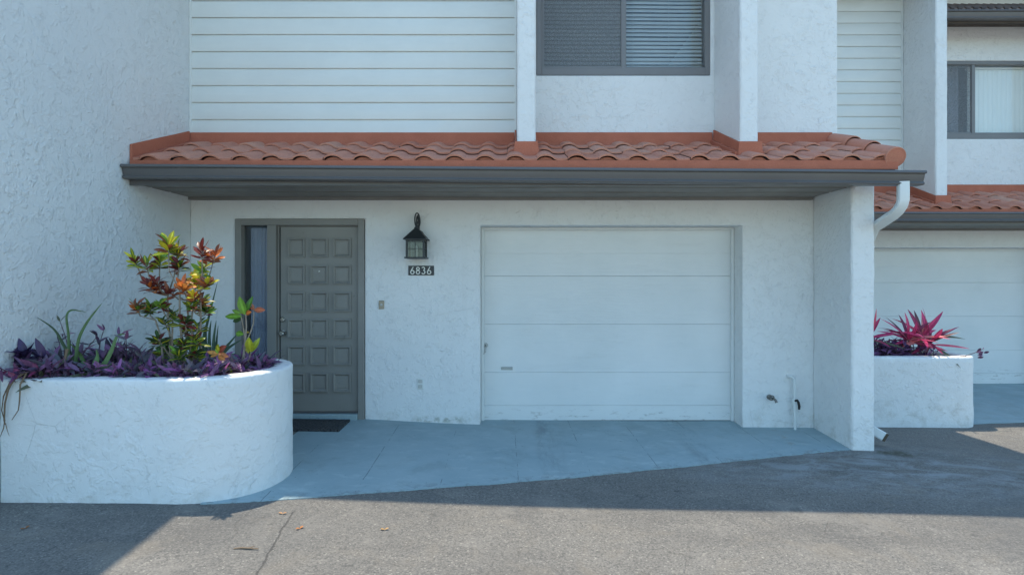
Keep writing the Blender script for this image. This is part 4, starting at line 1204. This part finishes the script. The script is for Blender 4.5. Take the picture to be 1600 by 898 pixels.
# ---- croton bush
GRN, YEL, DRED, ORG, BRN, DGR = (.16, .29, .035), (.62, .54, .04), (.17, .03, .025), (.62, .17, .04), (.26, .08, .04), (.05, .095, .03)
T10 = thing('croton_bush', (P(285, 575, 4.28).x, -1.9, ZP - .05), 'tall croton bush with red, yellow and green leaves in the long planter', 'shrub')
mbL, mbS = MB(), MB()
root = Vector((P(290, 580, 4.3).x, -1.90, ZP - .06))
tips = [((263, 383), [GRN, YEL, GRN, BRN], 11, .125, 1.0), ((278, 392), [GRN, DGR, YEL, DRED], 9, .11, .8), ((211, 407), [GRN, GRN, DRED, YEL], 10, .10, .7), ((228, 412), [GRN, BRN, YEL], 9, .09, .6), ((250, 408), [GRN, GRN, DRED, YEL], 11, .11, .7),
        ((281, 412), [DRED, GRN, BRN, DGR], 11, .105, .5), ((316, 391), [DRED, BRN, (.20, .06, .05)], 9, .10, .9), ((337, 397), [ORG, BRN, (.36, .13, .05)], 8, .10, .7), ((319, 417), [GRN, YEL, GRN, DRED], 10, .10, .7),
        ((308, 437), [YEL, YEL, YEL, GRN, ORG], 12, .115, .8), ((327, 443), [GRN, ORG, YEL, BRN], 10, .10, .5), ((231, 444), [DRED, BRN, ORG], 13, .09, .5), ((244, 440), [DRED, BRN], 9, .08, .5), ((283, 448), [ORG, ORG, DRED, (.5, .2, .05)], 12, .10, .7), ((262, 456), [DRED, BRN], 8, .08, .5),
        ((213, 478), [GRN, ORG, BRN, DGR], 11, .09, .4), ((236, 478), [DGR, GRN, GRN, DRED], 12, .09, .4), ((250, 474), [DGR, GRN, DRED], 10, .08, .4), ((303, 461), [YEL, ORG, BRN], 10, .085, .6), ((315, 470), [GRN, DGR, BRN], 11, .09, .4), ((297, 476), [DGR, GRN, DGR, DRED], 9, .08, .4),
        ((325, 482), [DRED, DGR, GRN], 9, .08, .3), ((270, 490), [DGR, GRN], 10, .09, .4), ((288, 500), [DGR, GRN, DRED], 10, .09, .4), ((255, 500), [DGR], 7, .08, .4), ((310, 508), [DGR, GRN], 8, .09, .3), ((246, 528), [DGR, DRED, DGR], 13, .09, .2), ((262, 540), [DGR, GRN], 13, .09, .2),
        ((285, 535), [DGR, GRN, DGR, DRED], 13, .09, .2), ((300, 528), [DGR, GRN, DGR, DRED], 12, .09, .3), ((275, 552), [GRN, DGR], 12, .09, .2), ((305, 550), [DGR, GRN, DGR, DRED], 12, .085, .2), ((255, 548), [DGR, GRN], 10, .09, .2), ((292, 515), [DGR, GRN, DGR, DRED], 9, .09, .3)]
mains = []
for (px, py, off) in ((243, 500, -.07), (262, 462, -.05), (281, 455, -.02), (292, 470, .0), (303, 470, .02), (313, 452, .05), (270, 500, -.03)):
    top = P(px, py, 4.26 + R.uniform(-.1, .1)); b0 = root + Vector((off * .6, R.uniform(-.03, .03), 0))
    m1 = b0.lerp(top, .35) + Vector((off * .9, R.uniform(-.03, .03), -.03)); m2 = b0.lerp(top, .7) + Vector((off * .35, R.uniform(-.03, .03), 0))
    pts = [b0, b0.lerp(m1, .5) + Vector((off * .35, 0, 0)), m1, m1.lerp(m2, .5) + Vector((R.uniform(-.01, .01), 0, 0)), m2, top]
    mbS.tube(pts, [.010, .0092, .0085, .0078, .007, .006], 7)
    mains.append(pts)
for (px, py), pal, nl, L, upf in tips:
    tip = P(px, py, 4.26 + R.uniform(-.16, .16))
    if py < 505:
        best = min(((tip - q).length + (.5 if q.z > tip.z - .05 else 0), k, m) for m in range(len(mains)) for k, q in enumerate(mains[m]) if k >= 2)
        q = mains[best[2]][best[1]]
        ax = (tip - q).normalized()
        m1 = q.lerp(tip, .5) + Vector(((tip.x - q.x) * .22, R.uniform(-.02, .02), -.02))
        mbS.tube([q, q.lerp(m1, .5), m1, m1.lerp(tip, .5) + Vector((0, 0, .006)), tip], [.006, .0056, .005, .0045, .004], 6)
        ax = (tip - m1).normalized()
    else:
        mbS.tube([root + Vector((R.uniform(-.05, .05), 0, 0)), root.lerp(tip, .5), tip], [.006, .005, .004], 6); ax = Vector((R.uniform(-.5, .5), -.3, .6)).normalized()
    az = R.uniform(0, 6.28); nl = int(nl * (2.2 if py < 505 else 2.0)); L *= .98
    for i in range(nl):
        az += 2.4
        el = .12 + 1.15 * (i / nl) * (.55 + .45 * upf) + R.uniform(-.25, .2)
        dd = Vector((math.cos(az) * math.cos(el), math.sin(az) * math.cos(el), math.sin(el)))
        c = R.choice(pal); j = R.uniform(.8, 1.2); c = tuple(v * j for v in c)
        midc = YEL if c[1] > c[0] and R.random() < .5 else (tuple(min(1, v * 1.6) for v in c) if R.random() < .5 else None)
        bp = tip - ax * (.07 * (1 - i / nl))
        mbL.leaf(bp, dd, (R.uniform(-.6, .6), R.uniform(-.9, .1), .8), L * R.uniform(.6, 1.15), L * R.uniform(.27, .40), R.uniform(-.1, .45), c, .22, .62, 6, mid=midc)
mbS.build('branches', M['bark'], T10, smooth=True); mbL.build('foliage', M['leaf'], T10, smooth=True, angle=70)

# ---- small croton shoot by the door, red-tipped seedling
T11 = thing('croton_shoot', (P(377, 590, 4.5).x, -1.68, ZP - .05), 'spindly young croton with few green leaves at the planter end by the door', 'shrub')
mbL, mbS = MB(), MB(); D_ = 4.42
b0 = P(377, 586, D_); c0 = P(383, 535, D_)
mbS.tube([b0, P(380, 560, D_), c0, P(384, 522, D_)], [.011, .010, .009, .007], 8)
for q in ([c0, P(381, 515, D_), P(377, 495, D_)], [c0, P(385, 510, D_), P(384, 490, D_)], [P(382, 540, D_), P(391, 520, D_), P(396, 505, D_), P(397, 484, D_)], [P(379, 555, D_), P(388, 565, D_ - .03), P(392, 550, D_ - .05)]):
    mbS.tube(q, [.006, .0055, .005, .004][:len(q)], 6)
def lf(px, py, tx, ty, c, w_=.32, dz=0, L=None):
    a_ = P(px, py, D_); b_ = P(tx, ty, D_ + dz); d = b_ - a_
    mbL.leaf(a_, d, (0, -1, .25), d.length, d.length * w_, .1, c, .25, .5, 8, mid=tuple(min(1, v * 1.5) for v in c))
LG = (.17, .34, .04)
for a_ in ((383, 492, 373, 464, LG, .42), (383, 490, 394, 462, (.10, .21, .03), .3), (378, 494, 350, 494, LG, .34), (378, 490, 362, 484, GRN, .4), (380, 496, 362, 502, DGR, .4), (384, 490, 392, 487, ORG, .6), (384, 489, 376, 486, ORG, .6), (397, 484, 413, 484, (.48, .14, .07), .42), (397, 484, 390, 478, (.40, .12, .06), .4), (398, 483, 393, 474, (.35, .12, .06), .35),
          (381, 522, 367, 520, LG, .5), (382, 520, 390, 518, (.40, .26, .05), .5), (392, 550, 388, 528, (.38, .40, .03), .55), (393, 550, 405, 527, (.36, .40, .04), .38), (388, 552, 386, 536, (.4, .38, .03), .5)):
    lf(*a_, dz=R.uniform(-.05, .05))
mbS.build('stem', M['bark'], T11, smooth=True); mbL.build('foliage', M['leaf'], T11, smooth=True, angle=70)
T12 = thing('croton_seedling', (P(340, 575, 4.15).x, -2.0, ZP - .05), 'tiny croton with orange and red leaves in front of the aloe blades', 'shrub')
mbL, mbS = MB(), MB(); D_ = 4.2
mbS.tube([P(340, 585, D_), P(341, 553, D_)], [.006, .004], 6)
for a_ in ((341, 552, 322, 549, (.50, .22, .04), .35), (341, 553, 328, 557, (.55, .25, .05), .35), (341, 552, 356, 557, (.60, .22, .08), .4), (341, 550, 352, 540, (.30, .06, .04), .45), (341, 550, 340, 538, (.30, .32, .03), .45), (341, 552, 336, 545, LG, .4), (341, 556, 350, 561, (.5, .2, .06), .35), (356, 572, 352, 582, LG, .5), (358, 572, 362, 582, (.2, .25, .04), .5), (345, 575, 340, 585, LG, .5)):
    lf(*a_, dz=R.uniform(-.08, .02))
mbS.build('stem', M['bark'], T12, smooth=True); mbL.build('foliage', M['leaf'], T12, smooth=True, angle=70)

# ---- aloes: thick channelled blades
def blade(mb, pts, w0, col, n=14):
    pts = [Vector(p) for p in pts]
    # Catmull-Rom through the points
    q = [pts[0]] + pts + [pts[-1]]; path = []
    for i in range(len(pts) - 1):
        for k in range(6):
            t = k / 6; p0, p1, p2, p3 = q[i], q[i + 1], q[i + 2], q[i + 3]
            path.append(.5 * ((2 * p1) + (p2 - p0) * t + (2 * p0 - 5 * p1 + 4 * p2 - p3) * t * t + (3 * p1 - p0 - 3 * p2 + p3) * t ** 3))
    path.append(pts[-1]); m_ = len(path) - 1; rows = []
    for i, p in enumerate(path):
        t = (path[min(i + 1, m_)] - path[max(i - 1, 0)]).normalized()
        a = t.cross(Vector((0, 1, .15))).normalized(); b = a.cross(t).normalized()
        w_ = w0 * (1 - (i / m_) ** 1.6) + .0012
        rows.append([p - a * w_ / 2, p - a * w_ * .25 + b * w_ * .14, p + a * w_ * .25 + b * w_ * .14, p + a * w_ / 2, p + a * w_ * .25 + b * w_ * .30, p - a * w_ * .25 + b * w_ * .30])
    mb.grid(rows, col, closed=True)
AG = (.11, .19, .07); AG2 = (.15, .25, .09); AD = (.09, .14, .07)
T13 = thing('aloe_plant', (P(145, 580, 4.15).x, -2.0, ZP - .05), 'sprawling aloe with thin arching blades at the left of the long planter', 'aloe')
mb = MB(); d = 4.15
for pts, w_, c in (([(70, 566), (45, 556), (20, 552), (-6, 552)], .022, AG2), ([(125, 570), (103, 545), (85, 515), (57, 495)], .034, AD), ([(107, 560), (107, 525), (104, 495), (110, 485), (122, 485), (136, 488)], .022, AG), ([(118, 565), (123, 530), (135, 505), (150, 485), (160, 473)], .026, AG),
                   ([(135, 578), (128, 560), (118, 545), (108, 535)], .04, AG2), ([(145, 580), (150, 565), (152, 555), (150, 545)], .05, AG2), ([(150, 582), (165, 565), (175, 545), (182, 527), (190, 522), (197, 522)], .036, AG2),
                   ([(148, 583), (138, 577), (128, 572)], .045, AG2), ([(150, 584), (160, 575), (166, 562)], .05, AG2), ([(146, 584), (137, 584), (130, 590)], .03, AG)):
    blade(mb, [P(x, y, d + R.uniform(-.05, .05) if 0 else d + .02 * i) for i, (x, y) in enumerate(pts)], w_, c)
mb.build('blades', M['leaf_soft'], T13, smooth=True, angle=50)
mb = MB(); mb.tube([P(105, 545, 4.1), P(102, 558, 4.09), P(100, 570, 4.08), P(97, 583, 4.07)], [.012, .008, .006, .004], 6); mb.build('dead_leaf', M['dry'], T13, smooth=True)
T14 = thing('aloe_plant', (P(330, 570, 4.6).x, -1.55, ZP - .05), 'upright blue-green aloe growing behind the croton bush', 'aloe')
mb = MB(); d = 4.62
for pts, w_ in (([(322, 562), (321, 530), (323, 498)], .035), ([(328, 562), (327, 525), (330, 500)], .035), ([(334, 562), (334, 530), (338, 500)], .035), ([(316, 562), (313, 535), (312, 510)], .035), ([(340, 562), (338, 540), (341, 508)], .03), ([(332, 565), (348, 548), (372, 520)], .04), ([(338, 566), (355, 545), (378, 530)], .035), ([(310, 560), (325, 500), (340, 440)], .028),
               ([(308, 562), (302, 530), (298, 505)], .04), ([(318, 565), (318, 545), (317, 520)], .04), ([(345, 565), (358, 555), (370, 552)], .02), ([(305, 562), (296, 540), (296, 520)], .04)):
    blade(mb, [P(x, y, d + .03 * i) for i, (x, y) in enumerate(pts)], w_, R.choice([(.085, .145, .085), (.10, .165, .10), (.075, .125, .07)]))
mb.build('blades', M['leaf_soft'], T14, smooth=True, angle=50)

# ---- dead stems hanging over the front of the planter
mb = MB()
def hang(pts, r0, y=-2.312):
    mb.tube([(P(x, py, CAMD + y).x, y - (.012 if py > 590 else 0) + (.03 if py < 588 else 0), P(x, py, CAMD + y).z) for x, py in pts], [r0 * f for f in np.linspace(1, .4, len(pts))], 6)
hang([(34, 582), (24, 592), (15, 608), (10, 630), (9, 655), (10, 662)], .009)
hang([(30, 584), (18, 596), (8, 618), (5, 640), (9, 655)], .006)
hang([(36, 583), (34, 600), (33, 625), (31, 640), (21, 655)], .006)
hang([(10, 655), (8, 668), (4, 678), (1, 684)], .004); hang([(11, 660), (14, 672), (17, 680)], .003)
tag(mb.build('dried_stem', M['dry'], None, (P(20, 590, 3.96).x, -2.24, .8), smooth=True), 'dead brown trailing stems hanging over the front of the long planter', 'dead stems')

# ---- cordylines in the neighbour's planter
def cordyline(px, py, spread, n, d, label, stems):
    t = thing('cordyline', (P(px, 560, d).x, d - CAMD, ZQ - .05), label, 'shrub')
    mbL, mbS = MB(), MB()
    PINK = [(.70, .07, .19), (.62, .05, .15), (.50, .035, .14), (.74, .11, .18), (.38, .03, .11), (.78, .24, .24), (.26, .03, .09), (.15, .06, .07)]
    for (sx, sy) in stems:
        top = P(sx, sy, d + R.uniform(-.08, .08))
        bs = Vector((P(px, 0, d).x + (top.x - P(px, 0, d).x) * .4, d - CAMD, ZQ - .06))
        mbS.tube([bs, bs.lerp(top, .5) + Vector((.01, 0, 0)), top], [.013, .011, .009], 7)
        az = R.uniform(0, 6.28)
        for i in range(n):
            az += 2.4; f = i / n
            el = -.15 + 1.35 * f + R.uniform(-.35, .3)
            dd = Vector((math.cos(az) * math.cos(el), math.sin(az) * math.cos(el), math.sin(el)))
            c = R.choice(PINK) if f > .3 else R.choice(PINK[3:] + [(.09, .10, .06)])
            mbL.leaf(top + Vector((0, 0, -.06 * (1 - f))), dd, (R.uniform(-.4, .4), R.uniform(-.9, -.2), .7), spread * R.uniform(.7, 1.1), .050 * R.uniform(.7, 1.2), R.uniform(.1, .45), c, .3, .45, 8, mid=tuple(min(1, v * 1.3) for v in c))
    mbS.build('stem', M['bark'], t, smooth=True); mbL.build('foliage', M['leaf'], t, smooth=True, angle=70)
cordyline(1432, 530, .40, 19, 7.25, 'bright pink cordyline with pointed leaves, full plant in the right planter', [(1418, 528), (1440, 524), (1452, 532)])
cordyline(1362, 530, .36, 16, 7.3, 'dark pink cordyline half hidden behind the pillar in the right planter', [(1358, 525)])
# trailing sprig over the planter's end
mb = MB()
mb.tube([P(1508, 556, 6.95), P(1520, 552, 6.93), P(1530, 548, 6.92), P(1536, 545, 6.92)], [.004, .004, .003, .003], 6, (.10, .05, .06))
mb.tube([P(1500, 556, 6.98), P(1508, 556, 6.95), P(1513, 559, 6.93)], .004, 6, (.2, .12, .08))
for k in range(9):
    q = P(1535 + R.uniform(-2, 2), 546 + R.uniform(-3, 13), 6.92)
    mb.leaf(q, (R.uniform(-1, 1), R.uniform(-.6, .6), R.uniform(-.9, .5)), (0, -1, .3), .06, .028, .2, R.choice([(.16, .06, .12), (.40, .2, .34), (.10, .03, .08)]), .3, .45, 5)
tag(mb.build('trailing_sprig', M['leaf'], None, P(1508, 556, 6.95), smooth=True, angle=70), 'thin sprig with pink flowers poking past the end of the right planter', 'sprig')

# ---- litter on the asphalt
def on_ground(px, py):
    d = 4.0
    for _ in range(25):
        q = P(px, py, d); zz = H(q.x, q.y); d = (CAMZ - zz) * F / (py - 437)
    return P(px, py, d)
leaves = [(40, 826, (.35, .14, .05), 1.5, 'flat orange-brown dead leaf on the shaded asphalt below the planter'), (601, 828, (.50, .28, .09), .5, 'pale tan dead leaf on the sunlit asphalt'), (469, 826, (.55, .20, .05), 1.2, 'small bright orange dead leaf beside the long asphalt crack'), (441, 803, (.50, .26, .12), .2, 'small pinkish dead leaf near the corner of the painted concrete')]
for px, py, c, a_, lab in leaves:
    q = on_ground(px, py); mb = MB()
    for k in range(2):
        mb.leaf(q + Vector((0, 0, .004)), (math.cos(a_ + k * 2.6), math.sin(a_ + k * 2.6), .12), (0, 0, 1), .029, .018, -.1, c, .5, .5, 6)
    tag(mb.build('dead_leaf', M['leaf_soft'], None, q, smooth=True), lab, 'dead leaf', 'dead leaves on the asphalt')
q = on_ground(385, 858); mb = MB()
mb.tube([q + Vector((-.075, 0, .006)), q + Vector((-.03, .006, .008)), q + Vector((.02, .003, .007)), q + Vector((.07, .0, .006))], [.004, .006, .005, .003], 6)
mb.tube([q + Vector((.01, .004, .008)), q + Vector((.04, .02, .012))], [.003, .002], 5)
tag(mb.build('twig', M['dry'], None, q, smooth=True), 'short brown twig on the asphalt left of the crack', 'twig')

for o in bpy.data.objects:
    if '_o' in o: del o['_o']
